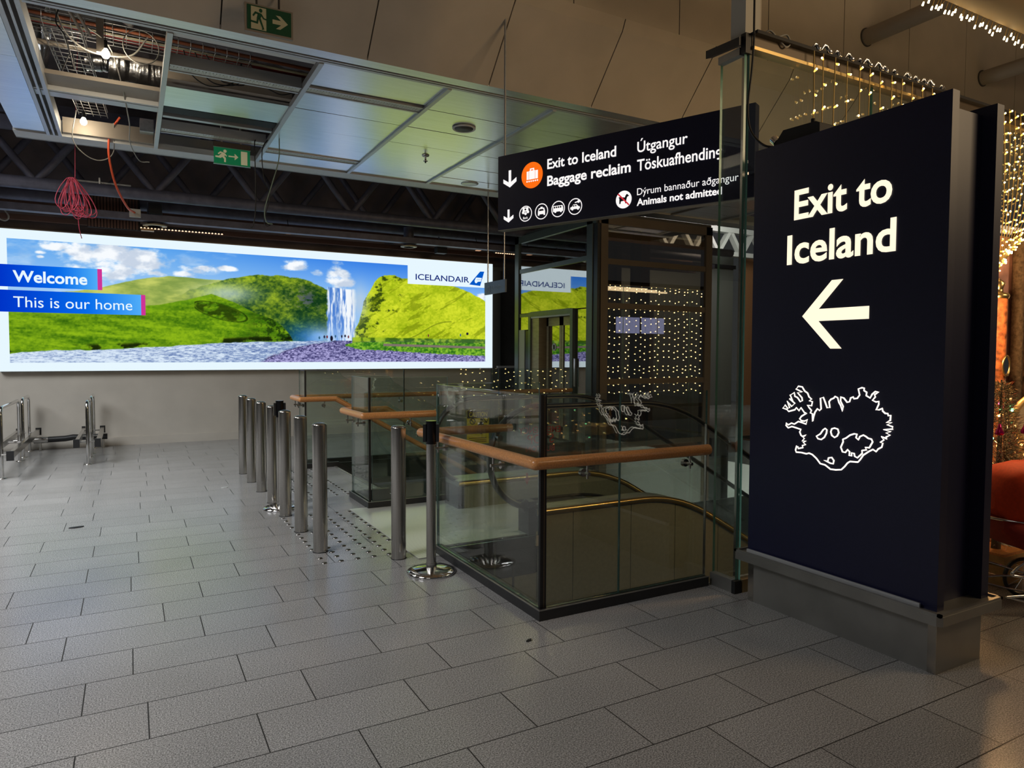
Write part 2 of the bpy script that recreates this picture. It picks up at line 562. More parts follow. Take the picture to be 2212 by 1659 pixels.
# outlines of the picture and the island, in metres on their panels
PIC={
 'far':[(-1.59, 2.324), (-1.1, 2.401), (-0.5, 2.486), (-0.36, 2.521), (-0.18, 2.588), (0.08, 2.661), (0.34, 2.72), (0.58, 2.748), (0.82, 2.747), (1.03, 2.736), (1.38, 2.724), (1.68, 2.732), (1.98, 2.717)],
 'mid':[(0.67, 2.421), (1.02, 2.605), (1.38, 2.716), (1.6, 2.775), (1.83, 2.828), (2.02, 2.854), (2.29, 2.854), (2.61, 2.831), (2.85, 2.787), (3.01, 2.713), (3.16, 2.662)],
 'near':[(-1.59, 2.104), (-1.11, 2.148), (-0.37, 2.173), (0.24, 2.253), (0.54, 2.302), (0.81, 2.366), (1.02, 2.428), (1.21, 2.491), (1.38, 2.436), (1.52, 2.379), (1.71, 2.291), (1.9, 2.186), (2.09, 2.128), (2.2, 2.083), (2.32, 2.004), (2.44, 1.885), (2.52, 1.763), (2.54, 1.698)],
 'bank':[(-1.61, 1.463), (-1.36, 1.499), (-1.0, 1.522), (-0.58, 1.531), (-0.2, 1.548), (0.32, 1.582), (0.8, 1.616), (1.37, 1.66), (1.97, 1.691), (2.6, 1.706), (3.14, 1.721)],
 'right':[(3.62, 1.736), (3.63, 1.907), (3.73, 2.081), (3.79, 2.297), (3.82, 2.47), (3.96, 2.691), (4.03, 2.824), (4.12, 2.915), (4.23, 2.974), (4.41, 2.975), (4.59, 2.942), (4.73, 2.914), (5.07, 2.905), (5.46, 2.872), (5.76, 2.805), (6.01, 2.724), (6.22, 2.64), (6.35, 2.57)],
 'rbase':[(3.62, 1.719), (4.4, 1.754), (5.36, 1.776), (6.35, 1.779)],
 'gtop':[(3.47, 1.657), (3.68, 1.702), (4.4, 1.719), (5.36, 1.712), (6.35, 1.713)],
 'gbot':[(3.47, 1.632), (3.77, 1.565), (4.4, 1.543), (5.06, 1.501), (5.66, 1.475), (6.35, 1.449)],
 'grav':[(1.93, 1.329), (2.12, 1.417), (2.35, 1.516), (2.68, 1.616), (3.0, 1.678), (3.26, 1.706)],
 'falls':[(3.14, 2.677), (3.67, 2.703), (3.6, 1.735), (3.19, 1.73)],
 'clouds':[(-0.3, 3.01, 0.61, 0.25), (0.15, 2.98, 0.47, 0.22), (-0.18, 2.78, 0.39, 0.16), (-0.97, 3.12, 0.24, 0.08), (-0.73, 3.04, 0.18, 0.07), (1.03, 2.87, 0.3, 0.08), (0.82, 2.79, 0.21, 0.06), (1.5, 2.92, 0.19, 0.05), (-0.71, 2.8, 0.17, 0.08), (2.61, 3.04, 0.26, 0.11), (3.33, 2.94, 0.22, 0.22), (3.39, 2.79, 0.26, 0.13), (2.97, 2.94, 0.13, 0.07), (-1.17, 3.0, 0.08, 0.03), (-1.17, 2.94, 0.06, 0.03), (6.29, 2.63, 0.15, 0.09), (0.41, 2.77, 0.15, 0.06)],
 'people':[(3.22, 1.714), (3.09, 1.763), (3.14, 1.763), (3.29, 1.774), (3.41, 1.776), (3.47, 1.785), (3.53, 1.769), (5.8, 1.837), (5.94, 1.867), (5.96, 1.868), (5.11, 1.818), (3.0, 1.745)]}
ISLE=[[(0.338,0.951),(0.333,0.963),(0.34,0.987),(0.349,0.982),(0.351,0.973),(0.382,0.982),(0.377,0.993),(0.399,1.001),(0.383,1.011),(0.401,1.02),(0.376,1.019),(0.389,1.034),(0.38,1.042),(0.4,1.054),(0.376,1.044),(0.367,1.05),(0.358,1.068),(0.366,1.082),(0.335,1.088),(0.305,1.093),(0.28,1.083),(0.264,1.097),(0.266,1.109),(0.28,1.1),(0.302,1.112),(0.321,1.108),(0.347,1.125),(0.369,1.122),(0.398,1.115),(0.406,1.142),(0.389,1.131),(0.369,1.131),(0.356,1.141),(0.368,1.157),(0.401,1.177),(0.385,1.179),(0.363,1.204),(0.35,1.186),(0.332,1.202),(0.323,1.19),(0.28,1.177),(0.268,1.188),(0.24,1.193),(0.256,1.212),(0.273,1.194),(0.287,1.198),(0.27,1.234),(0.3,1.207),(0.322,1.225),(0.285,1.25),(0.308,1.236),(0.289,1.271),(0.316,1.286),(0.321,1.265),(0.339,1.259),(0.358,1.237),(0.371,1.244),(0.368,1.26),(0.338,1.287),(0.369,1.292),(0.327,1.307),(0.342,1.323),(0.369,1.32),(0.385,1.298),(0.404,1.288),(0.414,1.267),(0.431,1.256),(0.416,1.246),(0.436,1.242),(0.432,1.22),(0.404,1.22),(0.42,1.204),(0.431,1.194),(0.425,1.179),(0.438,1.176),(0.441,1.134),(0.446,1.162),(0.454,1.186),(0.469,1.206),(0.481,1.197),(0.492,1.206),(0.486,1.265),(0.504,1.27),(0.515,1.247),(0.529,1.215),(0.545,1.217),(0.54,1.249),(0.55,1.262),(0.568,1.27),(0.575,1.279),(0.59,1.273),(0.598,1.249),(0.608,1.235),(0.621,1.204),(0.624,1.229),(0.608,1.256),(0.609,1.278),(0.627,1.273),(0.647,1.252),(0.66,1.256),(0.666,1.276),(0.681,1.282),(0.685,1.273),(0.703,1.276),(0.716,1.294),(0.708,1.325),(0.728,1.332),(0.741,1.33),(0.74,1.318),(0.755,1.31),(0.753,1.293),(0.774,1.282),(0.784,1.301),(0.801,1.316),(0.819,1.316),(0.798,1.3),(0.802,1.289),(0.787,1.271),(0.807,1.264),(0.821,1.268),(0.821,1.253),(0.808,1.223),(0.825,1.226),(0.841,1.234),(0.843,1.221),(0.857,1.21),(0.87,1.21),(0.873,1.2),(0.885,1.203),(0.884,1.178),(0.864,1.166),(0.892,1.167),(0.868,1.155),(0.897,1.147),(0.898,1.136),(0.851,1.128),(0.889,1.122),(0.864,1.113),(0.885,1.105),(0.864,1.093),(0.87,1.085),(0.84,1.092),(0.854,1.078),(0.835,1.063),(0.848,1.061),(0.843,1.04),(0.824,1.028),(0.814,1.014),(0.797,1.023),(0.774,1.009),(0.745,0.987),(0.727,0.96),(0.716,0.947),(0.671,0.944),(0.656,0.933),(0.641,0.913),(0.622,0.894),(0.59,0.888),(0.558,0.887),(0.525,0.905),(0.495,0.908),(0.469,0.934),(0.443,0.951),(0.422,0.956),(0.405,0.95),(0.374,0.953)],
[(0.466,1.055),(0.491,1.071),(0.507,1.094),(0.519,1.103),(0.53,1.096),(0.528,1.078),(0.516,1.055),(0.496,1.04),(0.477,1.042)],
[(0.554,1.088),(0.56,1.105),(0.576,1.11),(0.596,1.106),(0.602,1.089),(0.593,1.07),(0.577,1.06),(0.561,1.069)],
[(0.629,1.043),(0.627,1.056),(0.644,1.064),(0.667,1.082),(0.69,1.091),(0.707,1.091),(0.702,1.073),(0.715,1.063),(0.724,1.081),(0.742,1.09),(0.757,1.084),(0.77,1.076),(0.787,1.074),(0.794,1.061),(0.784,1.043),(0.777,1.029),(0.755,1.028),(0.763,1.017),(0.737,1.01),(0.739,0.996),(0.712,0.969),(0.697,0.975),(0.694,0.989),(0.679,0.99),(0.68,0.975),(0.666,0.975),(0.668,0.994),(0.656,1.005),(0.643,0.988),(0.627,0.989),(0.616,1.013)],
[(0.518,0.93),(0.54,0.927),(0.544,0.946),(0.564,0.951),(0.577,0.936),(0.573,0.918),(0.555,0.919),(0.54,0.924)],
]

# ------------------------------------------------------------------ the hall: floor, walls, ceiling
RND = random.Random(7)
fm = MB()
TH = -0.33
def slab(x0, x1, y0, y1):
    fm.box(x0, x1, y0, y1, TH, 0, 1)
    fm.mi[-5] = 0                       # top face is granite
slab(-9, 2.04, -5, 12.8)
slab(2.04, 17, -5, 3.33)
slab(2.04, 3.36, 4.93, 6.53)
slab(2.04, 2.36, 7.08, 9.16)
slab(2.04, 6.5, 9.42, 12.8)
slab(9.1, 17, 9.1, 17)
struct(fm, 'floor', ['floor', 'slab_edge'])

# lower hall seen through the openings
w = MB(); w.box(1.6, 17, 3.0, 17, -4.7, -4.5); struct(w, 'floor_lower', 'stairs')
w = MB(); w.box(9.4, 9.6, 3.34, 9.0, -4.5, -0.42); struct(w, 'wall_lower_right', 'white_wall')
w = MB(); w.box(9.4, 9.6, 3.34, 9.0, -0.42, 0.0); struct(w, 'trim_1', 'slab_edge')
w = MB(); w.box(2.4, 9.4, 9.17, 9.3, -4.5, -0.34); struct(w, 'wall_lower_back', 'lift_frame')
w = MB(); w.box(1.6, 1.75, 3.3, 9.3, -4.5, -0.34); struct(w, 'wall_lower_left', 'wall_dark')

# screen wall
w = MB()
w.box(-9, 6.56, 12.8, 12.95, 0, 3.36)
struct(w, 'wall_back', 'wall')
w = MB()
w.box(-9, 6.5, 12.775, 12.8, 0.0, 0.135)
struct(w, 'baseboard_back', 'wall')
w = MB(); w.box(6.535, 6.72, 12.72, 12.8, 0.0, 3.2); w.box(6.53, 6.75, 12.7, 12.8, 3.2, 3.27); struct(w, 'trim_2', 'pilaster')
w = MB(); w.box(6.56, 9.3, 12.8, 12.95, 0, 3.36); struct(w, 'wall_back_dark', 'wall_dark')
w = MB(); w.box(6.63, 7.12, 12.66, 12.8, 1.20, 1.245); struct(w, 'trim_3', 'white_trim')
w = MB(); w.box(-9, 9.4, 12.95, 13.1, 3.36, 5.7); struct(w, 'wall_back_upper', 'void')
w = MB(); w.box(-9, 17, 6.2, 17, 5.6, 5.7); struct(w, 'ceiling_void', 'void')
w = MB(); w.box(-9.1, -9, -5, 13, 0, 7.5); struct(w, 'wall_left', 'lift_frame')

# far hall to the right behind the lift
w = MB(); w.box(9.3, 15.75, 15.0, 15.15, -4.5, 4.40); struct(w, 'wall_far', 'pilaster')
w = MB(); w.box(9.3, 15.75, 14.9, 15.0, 4.02, 4.12); struct(w, 'trim_4', 'black')
w = MB(); w.box(15.75, 17, 14.6, 14.8, -4.5, 4.4); struct(w, 'wall_far_brown', mat('brown_wall', (0.30, 0.14, 0.06), 0.6))

# upper wall: sloping boards that rise from the metal ceiling, a fold, then an upright wall
w = MB()
xs = [-9.0 + 1.21 * i for i in range(22)]
for i in range(21):
    a, b = xs[i] + 0.006, xs[i + 1] - 0.006
    w.obox((a, 6.13, 4.1), (b - a, 0, 0), (0, -0.53, 0.58), (0, 0.02, 0.02), 0)
    w.obox((a, 5.60, 4.68), (b - a, 0, 0), (0, -0.05, 0.10), (0, 0.02, 0.01), 0)
w.obox((-9, 6.15, 4.115), (26, 0, 0), (0, -0.53, 0.58), (0, 0.02, 0.02), 1)
struct(w, 'wall_upper_slope', ['upper', 'joint'])
w = MB()
for i in range(20):
    a, b = -9.3 + 1.30 * i + 0.006, -9.3 + 1.30 * (i + 1) - 0.006
    w.box(a, b, 5.55, 5.57, 4.78, 7.5, 0)
w.box(-9, 17, 5.575, 5.59, 4.82, 7.5, 1)
struct(w, 'wall_upper', ['upper', 'joint'])
w = MB(); w.box(-9, 17, -5, 5.6, 7.5, 7.6); struct(w, 'ceiling_upper', 'upper')

# metal ceiling: trims and panels, two bays left open
ZC = 4.1
c = MB()
c.box(-1.16, 11.5, 6.13, 6.27, ZC, ZC + 0.05, 0)                       # edge strip under the slope
c.box(-0.66, 11.5, 6.295, 6.315, ZC - 0.004, ZC + 0.12, 1)
c.box(-0.66, 11.5, 6.335, 6.375, ZC - 0.004, ZC + 0.05, 1)
c.box(-1.16, 11.5, 10.02, 10.33, ZC - 0.01, ZC + 0.06, 2)              # far edge fascia
c.box(-1.16, 11.5, 10.31, 10.34, ZC - 0.01, ZC + 0.26, 2)
for x in (0.33, 1.55, 2.80, 4.02, 5.24, 6.46, 7.68, 8.9, 10.1):
    c.box(x - 0.022, x + 0.022, 6.38, 10.02, ZC - 0.012, ZC + 0.05, 1)
for x, wd in ((-0.69, 0.035), (-0.75, 0.02), (-0.81, 0.035)):          # left frame profiles
    c.box(x - wd / 2, x + wd / 2, 6.3, 10.04, ZC - 0.014, ZC + 0.14, 1)
def panel(x0, x1, y0, y1):
    t = math.tan(math.radians(RND.uniform(-0.5, 0.5))) * (y1 - y0) / 2
    s = math.tan(math.radians(RND.uniform(-0.25, 0.25))) * (x1 - x0) / 2
    z = ZC + 0.012
    v = [(x0, y0, z - t - s), (x1, y0, z - t + s), (x1, y1, z + t + s), (x0, y1, z + t - s)]
    v += [(p[0], p[1], p[2] + 0.03) for p in v]
    c.add(v, [(0, 3, 2, 1), (4, 5, 6, 7), (0, 1, 5, 4), (1, 2, 6, 5), (2, 3, 7, 6), (3, 0, 4, 7)], 0)
yj = [6.39, 7.06, 7.70, 8.35, 9.02, 9.62, 10.015]
for x0, x1 in ((2.825, 3.995), (4.045, 5.215), (5.265, 6.435), (6.485, 7.655), (7.705, 8.875), (8.925, 10.08)):
    for k in range(6):
        panel(x0, x1, yj[k] + 0.008, yj[k + 1] - 0.008)
for y0, y1 in ((6.39, 6.965), (7.225, 7.70), (7.712, 8.36), (8.372, 8.95), (8.96, 9.38), (9.56, 10.015)):
    panel(1.575, 2.775, y0, y1)
for y0, y1 in ((6.39, 7.6), (7.62, 8.8), (8.82, 10.015)):
    panel(-1.15, -0.84, y0, y1)
panel(0.355, 1.525, 7.70, 8.32)                                       # the one panel left in the second bay
struct(c, 'ceiling', ['alu', 'alu_edge', 'white_trim'])
w = MB()
w.box(1.575, 2.775, 6.97, 7.22, ZC + 0.09, ZC + 0.1)
w.box(1.575, 2.775, 9.385, 9.555, ZC + 0.09, ZC + 0.1)
struct(w, 'trim_5', 'black')

# slot diffusers
def diffuser(x0, x1, yc, label):
    t = thing('air_diffuser', label, 'air vent', ((x0 + x1) / 2, yc, ZC), 'slot air diffusers in the ceiling')
    b = MB(); b.box(x0, x1, yc - 0.055, yc + 0.055, ZC + 0.005, ZC + 0.03)
    n = int((x1 - x0) / 0.03)
    for i in range(n):
        b.box(x0 + i * 0.03, x0 + i * 0.03 + 0.008, yc - 0.03, yc + 0.03, ZC - 0.001, ZC + 0.006)
    finish(b, 'grille', 'diff', t)
    for s in (-1, 1):
        b = MB(); b.box(x0, x1, yc + s * 0.075 - 0.012, yc + s * 0.075 + 0.012, ZC - 0.004, ZC + 0.1)
        finish(b, 'side_rail', 'alu_edge', t)
diffuser(0.36, 1.52, 7.16, 'slot diffuser crossing the open ceiling bay below the foil duct')
diffuser(1.58, 2.77, 7.10, 'slot diffuser between closed ceiling panels beside the open bay')
diffuser(0.36, 1.52, 9.2, 'slot diffuser in the open bay behind the hanging exit sign')
diffuser(1.58, 2.77, 9.47, 'slot diffuser at the far side of the closed ceiling panels')

# flush round ceiling speakers and a sprinkler
def round_fitting(x, y, label):
    t = thing('ceiling_speaker', label, 'speaker', (x, y, ZC), 'round fittings in the metal ceiling')
    b = MB(); b.lathe(x, y, [(0.105, 0.012), (0.125, 0.0), (0.135, 0.008), (0.135, 0.02)], 28, 0, ZC - 0.012); finish(b, 'ring', 'white_trim', t)
    b = MB(); b.lathe(x, y, [(0.0001, 0.0), (0.107, 0.0), (0.107, 0.02)], 28, 0, ZC - 0.006); finish(b, 'grille', mat('speaker_grille', (0.06, 0.06, 0.055), 0.6), t)
round_fitting(3.43, 7.41, 'round grey speaker set in the metal ceiling above the hanging sign')
b = MB(); b.lathe(4.62, 9.77, [(0.0001, 0.0), (0.10, 0.0), (0.125, 0.004), (0.135, 0.012), (0.135, 0.02)], 28, 0, ZC - 0.006)
tag(finish(b, 'ceiling_disc', 'alu_edge', None, (4.62, 9.77, ZC)), 'flat pale disc near the far edge of the metal ceiling', 'ceiling disc', 'round fittings in the metal ceiling')
t = thing('sprinkler_head', 'small dark sprinkler head under the metal ceiling', 'sprinkler', (3.46, 8.68, ZC))
b = MB(); b.lathe(3.46, 8.68, [(0.05, 0.0), (0.045, -0.012), (0.012, -0.014), (0.012, -0.07), (0.03, -0.072), (0.03, -0.078), (0.0001, -0.079)], 14, 0, ZC + 0.01); finish(b, 'nozzle', 'steel', t)
b = MB(); b.box(3.452, 3.468, 8.672, 8.688, ZC - 0.09, ZC + 0.16); finish(b, 'stem', 'black', t)

# ------------------------------------------------------------------ the light box with the landscape picture
def vnoise(x, y, seed):
    xi, yi = np.floor(x).astype(np.int64), np.floor(y).astype(np.int64)
    fx, fy = x - xi, y - yi
    fx, fy = fx * fx * (3 - 2 * fx), fy * fy * (3 - 2 * fy)
    def h(a, b):
        q = (a * 374761393 + b * 668265263 + seed * 1442695041) & 0xFFFFFFFF
        q = ((q ^ (q >> 13)) * 1274126177) & 0xFFFFFFFF
        return ((q ^ (q >> 16)) & 0xFFFF) / 65535.0
    return (h(xi, yi) * (1 - fx) + h(xi + 1, yi) * fx) * (1 - fy) + (h(xi, yi + 1) * (1 - fx) + h(xi + 1, yi + 1) * fx) * fy

def fbm(x, y, seed, oct=5, g=0.55):
    s, a, t = 0, 1.0, 0
    for k in range(oct):
        s = s + a * vnoise(x * 2 ** k, y * 2 ** k, seed + k * 17)
        t += a
        a *= g
    return s / t

def sstep(a, b, x):
    t = np.clip((x - a) / (b - a), 0, 1)
    return t * t * (3 - 2 * t)

def lin(c):
    return np.where(c <= 0.04045, c / 12.92, ((np.clip(c, 0, 4) + 0.055) / 1.055) ** 2.4)

PX0, PX1, PZ0, PZ1 = -1.578, 6.352, 1.335, 3.184

def paint(X, Z):
    def ln(k):
        p = PIC[k]
        return np.interp(X, [q[0] for q in p], [q[1] for q in p])
    C = np.zeros(X.shape + (3,))
    def put(mask, col):
        a = np.clip(mask, 0, 1)[..., None]
        C[:] = C * (1 - a) + np.asarray(col) * a
    def mixc(a, b, t):
        return np.asarray(a) * (1 - t[..., None]) + np.asarray(b) * t[..., None]
    big, fine, hf = fbm(X * 1.3, Z * 1.6, 3), fbm(X * 7, Z * 9, 11), fbm(X * 26, Z * 34, 23, 3)
    # sky
    t = np.clip((Z - 2.55) / 0.63, 0, 1)
    r = np.clip((X - 0.5) / 3.5, 0, 1)
    C[:] = mixc((0.62, 0.79, 0.96), (0.36, 0.64, 0.93), t) * (1 - r[..., None]) + mixc((0.56, 0.76, 0.97), (0.22, 0.50, 0.90), t) * r[..., None]
    # clouds
    m = np.full(X.shape, -1.0)
    for cx, cz, rx, rz in PIC['clouds']:
        m = np.maximum(m, 1 - ((X - cx) / rx) ** 2 - ((Z - cz) / rz) ** 2)
    nz = fbm(X * 3.2, Z * 5.5, 41)
    cl = sstep(-0.25, 0.75, m + (fbm(X * 4.2, Z * 7.5, 41, 6, 0.6) - 0.52) * 2.6)
    cl = np.maximum(cl, 0.35 * sstep(0.55, 0.8, fbm(X * 2.2 + 9, Z * 6, 77)) * (X < 2.0))
    put(cl, mixc((0.78, 0.83, 0.90), (0.97, 0.985, 1.0), sstep(0.35, 0.65, fbm(X * 4 + 5, Z * 6, 51))))
    # hazy far slope
    edge = ln('far') + (fine - 0.5) * 0.03
    sh = fbm(X * 3 + Z * 5, Z * 9 - X * 2, 61)
    put(sstep(0, 0.012, edge - Z) * (X < 2.05), mixc((0.50, 0.60, 0.28), (0.80, 0.83, 0.42), sstep(0.15, 0.85, sh)))
    # cliff either side of the fall
    edge = ln('mid') + (fine - 0.5) * 0.06
    dep = edge - Z
    tone = sstep(0.15, 0.8, fbm(X * 4.5, Z * 6.5, 71, 6, 0.65) * 0.75 + hf * 0.4 - 0.02 - dep * 0.22 - np.clip((X - 2.4) * 0.18, 0, 0.2))
    put(sstep(0, 0.015, dep) * sstep(0.5, 1.3, X) * (X < 3.20), mixc((0.07, 0.22, 0.10), (0.62, 0.72, 0.14), tone))
    put(0.75 * np.exp(-((X - 1.45) / 0.45) ** 2 - ((Z - 2.5) / 0.16) ** 2), (0.76, 0.84, 0.82))
    put(0.85 * sstep(0.5, 0.6, hf * 0.5 + fine * 0.5) * np.exp(-((X - 2.75) / 0.25) ** 2 - ((Z - 2.45) / 0.2) ** 2), (0.30, 0.33, 0.42))
    # right hill
    edge, base = ln('right') + (fine - 0.5) * 0.05, ln('rbase')
    dep = edge - Z
    tone = sstep(0.1, 0.9, fbm(X * 2.6 + Z, Z * 4.0, 81, 6, 0.65) * 0.6 + hf * 0.5)
    inr = sstep(0, 0.012, dep) * sstep(3.60, 3.66, X) * sstep(-0.01, 0.01, Z - base)
    put(inr, mixc((0.55, 0.66, 0.06), (0.86, 0.90, 0.20), tone))
    rim = np.clip(1 - (X - 3.62 - np.clip(Z - 1.75, 0, 1) * 0.28) / 0.85, 0, 1) * sstep(1.7, 2.1, Z + (X < 3.9) * 0.3)
    put(inr * 0.9 * sstep(0.50, 0.60, fbm(X * 9, Z * 10, 91) * 0.6 + hf * 0.25 + rim * 0.24 - 0.10) * sstep(0.0, 0.25, rim), (0.16, 0.24, 0.05))
    put(inr * 0.55 * sstep(0.61, 0.68, fbm(X * 6 - Z * 9, Z * 5, 95)) , (0.45, 0.52, 0.05))
    tr = np.abs(Z - (1.78 + 0.30 * (X - 4.5) + 0.06 * np.sin(X * 5)))
    put(inr * 0.6 * sstep(0.018, 0.004, tr) * (X > 4.4) * (X < 5.6), (0.38, 0.44, 0.08))
    # water fall and spray
    fl = sstep(3.12, 3.16, X + (fine - 0.5) * 0.06) * sstep(3.70, 3.62, X + (fine - 0.5) * 0.05) * sstep(2.70, 2.66, Z + (fine - 0.5) * 0.05) * sstep(1.68, 1.72, Z)
    st = fbm(X * 30, Z * 3.5, 101, 4)
    put(fl, mixc((0.30, 0.50, 0.82), (0.97, 0.985, 1.0), sstep(0.32, 0.58, st + np.clip((X - 3.35) * 0.5, -0.1, 0.15))))
    put(0.8 * fl * sstep(0.3, 0.1, np.abs(X - 3.33) / 0.2) * sstep(0.45, 0.6, st), (0.20, 0.42, 0.75))
    put(0.70 * np.exp(-((X - 3.75) / 0.14) ** 2 - ((Z - 2.45) / 0.3) ** 2), (0.74, 0.80, 0.86))
    mist = np.exp(-((X - 2.95) / 0.55) ** 2 - ((Z - 1.76) / 0.25) ** 2) * (0.65 + 0.5 * fbm(X * 5, Z * 6, 105))
    put(np.clip(mist, 0, 0.95), mixc((0.10, 0.42, 0.80), (0.62, 0.78, 0.97), sstep(2.45, 3.2, X)))
    # near slopes and meadow on the left
    edge, bank = ln('near') + (fine - 0.5) * 0.025, ln('bank') + (fine - 0.5) * 0.03
    dep = edge - Z
    strk = fbm(X * 2.2 + Z * 2, Z * 16 + X * 0.8, 111)
    tone = sstep(0.1, 0.85, strk * 0.65 + hf * 0.4)
    inn = sstep(0, 0.012, dep) * (X < 2.56)
    put(inn, mixc((0.17, 0.36, 0.04), (0.56, 0.72, 0.10), tone))
    put(inn * 0.55 * sstep(0.16, 0.0, dep) * (X < 1.2), (0.48, 0.68, 0.10))
    k = sstep(1.5, 2.3, X) * inn
    put(k * sstep(0.42, 0.6, hf * 0.5 + fine * 0.5) * 0.85, (0.06, 0.16, 0.04))
    # shaded gully on the slope
    gd = ((X - 1.35) / 0.42) ** 2 + ((Z - 2.19 + 0.25 * (X - 1.35)) / 0.13) ** 2
    put(inn * sstep(1.0, 0.75, gd) * sstep(0.38, 0.58, fbm(X * 8, Z * 12, 121)) * 0.75, (0.13, 0.20, 0.03))
    put(inn * sstep(0.12, 0.03, np.abs(gd - 1.0)) * 0.7 * (X > 0.95), (0.07, 0.13, 0.02))
    put(inn * 0.85 * sstep(0.075, 0.02, np.abs(Z - bank - 0.035)) * sstep(0.50, 0.58, fbm(X * 3.1, Z * 4, 131)), (0.05, 0.08, 0.02))
    # river
    wt = fbm(X * 16, Z * 70, 141, 4, 0.7)
    rv = sstep(-0.006, 0.006, bank - Z) * (X < 3.3)
    put(rv, mixc((0.34, 0.44, 0.66), (0.86, 0.92, 0.98), sstep(0.15, 0.78, wt + np.clip(0.1 - X * 0.06, -0.12, 0.14))))
    # gravel flat
    g = PIC['grav']
    gl_ = np.interp(Z, [q[1] for q in g], [q[0] for q in g])
    gv = sstep(-0.05, 0.05, X - gl_ + (fine - 0.5) * 0.25) * sstep(-0.006, 0.006, 1.725 - Z)
    grain = fbm(X * 30, Z * 60, 151, 3, 0.7)
    put(gv, mixc((0.15, 0.14, 0.34), (0.72, 0.70, 0.90), sstep(0.22, 0.82, grain * 0.9 + 0.06 + np.clip((1.6 - Z) * 0.35, -0.1, 0.12))))
    put(gv * sstep(0.03, 0.0, np.abs(X - gl_ - 0.02)) * 0.6, (0.10, 0.12, 0.16))
    # grass verge and path on the right
    ve = sstep(-0.008, 0.008, ln('gtop') - Z) * sstep(-0.008, 0.008, Z - ln('gbot') + (hf - 0.5) * 0.03) * (X > 3.47)
    put(ve, mixc((0.16, 0.42, 0.10), (0.55, 0.76, 0.20), sstep(0.3, 0.7, hf * 0.6 + fine * 0.4)))
    put(ve * sstep(0.03, 0.015, np.abs(Z - 1.655 + (X - 4.3) * 0.018)) * (X > 4.2), (0.50, 0.44, 0.42))
    put((X > 3.6) * sstep(-0.006, 0.006, 1.79 - Z) * sstep(-0.006, 0.006, Z - ln('gtop')) * 0.9, mixc((0.20, 0.36, 0.08), (0.62, 0.74, 0.16), sstep(0.35, 0.65, fine)))
    # walkers on the gravel
    for i, (px, pz) in enumerate(PIC['people']):
        hgt = 0.10 if i == 0 else 0.055
        q = 1 - ((X - px) / (hgt * 0.28)) ** 2 - ((Z - pz - hgt / 2) / (hgt * 0.55)) ** 2
        put(sstep(0, 0.3, q), ((0.10, 0.09, 0.16), (0.12, 0.12, 0.22), (0.45, 0.16, 0.18), (0.16, 0.36, 0.50))[i % 4])
    return lin(C)

def colour_grid(x0, x1, z0, z1, nx, nz, y, fn):
    xs, zs = np.linspace(x0, x1, nx), np.linspace(z0, z1, nz)
    XX, ZZ = np.meshgrid(xs, zs)
    col = fn(XX, ZZ)
    co = np.stack([XX, np.full(XX.shape, y), ZZ], -1).reshape(-1, 3)
    i = np.arange(nx * nz).reshape(nz, nx)
    q = np.stack([i[:-1, :-1], i[:-1, 1:], i[1:, 1:], i[1:, :-1]], -1).reshape(-1, 4)
    return co, q, col.reshape(-1, 3)

def grid_part(name, co, q, col, m, parent):
    base = org_of(parent)
    me = bpy.data.meshes.new(name)
    co = co - np.array([base.x, base.y, base.z])
    me.vertices.add(len(co))
    me.vertices.foreach_set('co', co.astype(np.float32).ravel())
    me.loops.add(len(q) * 4)
    me.loops.foreach_set('vertex_index', q.astype(np.int32).ravel())
    me.polygons.add(len(q))
    me.polygons.foreach_set('loop_start', np.arange(0, len(q) * 4, 4, dtype=np.int32))
    at = me.color_attributes.new('paint', 'FLOAT_COLOR', 'POINT')
    at.data.foreach_set('color', np.concatenate([col, np.ones((len(col), 1))], 1).astype(np.float32).ravel())
    me.update()
    me.validate()
    me.materials.append(m)
    o = bpy.data.objects.new(name, me)
    COL.objects.link(o)
    o.parent = parent
    ORG[o.name] = base
    return o

M['picture'] = attr_emis('lit_picture', 'paint', 1.0)
scr = thing('light_box', 'huge glowing light box with a green waterfall landscape on the far wall', 'screen', (2.4, 12.7, 1.2))
b = MB(); b.box(-1.71, 6.525, 12.702, 12.8, 1.2, 3.33); finish(b, 'case', 'galv', scr)
M['border'] = emis('lit_white_border', (0.80, 0.93, 1.0), 1.0)
b = MB()
b.box(-1.705, 6.52, 12.69, 12.7015, 1.205, 3.325)
finish(b, 'white_border', 'border', scr)
grid_part('landscape_picture', *colour_grid(PX0, PX1, PZ0, PZ1, 960, 224, 12.686, paint), M['picture'], scr)
b = MB(); b.box(4.687, 6.40, 12.682, 12.685, 2.832, 3.30); finish(b, 'logo_field', 'border', scr)
BLUE = emis('lit_navy_blue', (0.006, 0.022, 0.20), 1.0)
text('lettering', 'ICELANDAIR', (4.846, 12.68, 2.920), (1, 0, 0), 1.14, 0.108, BLUE, scr, bold=0.012)
fin_b = emis('lit_blue', (0.0, 0.095, 0.56), 1.0)
b = MB(); b.prism([(5.99, 2.884), (6.23, 3.155), (6.323, 3.160), (6.232, 2.866)], (0, 12.681, 0), (1, 0, 0), (0, 0, 1), (0, -0.003, 0)); lg = finish(b, 'tail_fin_logo', fin_b, scr)
b = MB(); b.prism([(6.115, 2.925), (6.105, 2.965), (6.125, 3.005), (6.14, 3.03), (6.265, 3.028), (6.248, 2.955), (6.17, 2.945), (6.16, 2.925), (6.14, 2.915)], (0, 12.677, 0), (1, 0, 0), (0, 0, 1), (0, -0.003, 0)); finish(b, 'emblem', 'border', lg)
b = MB(); b.box(6.15, 6.25, 12.672, 12.674, 2.985, 2.991); finish(b, 'emblem_line', fin_b, lg)

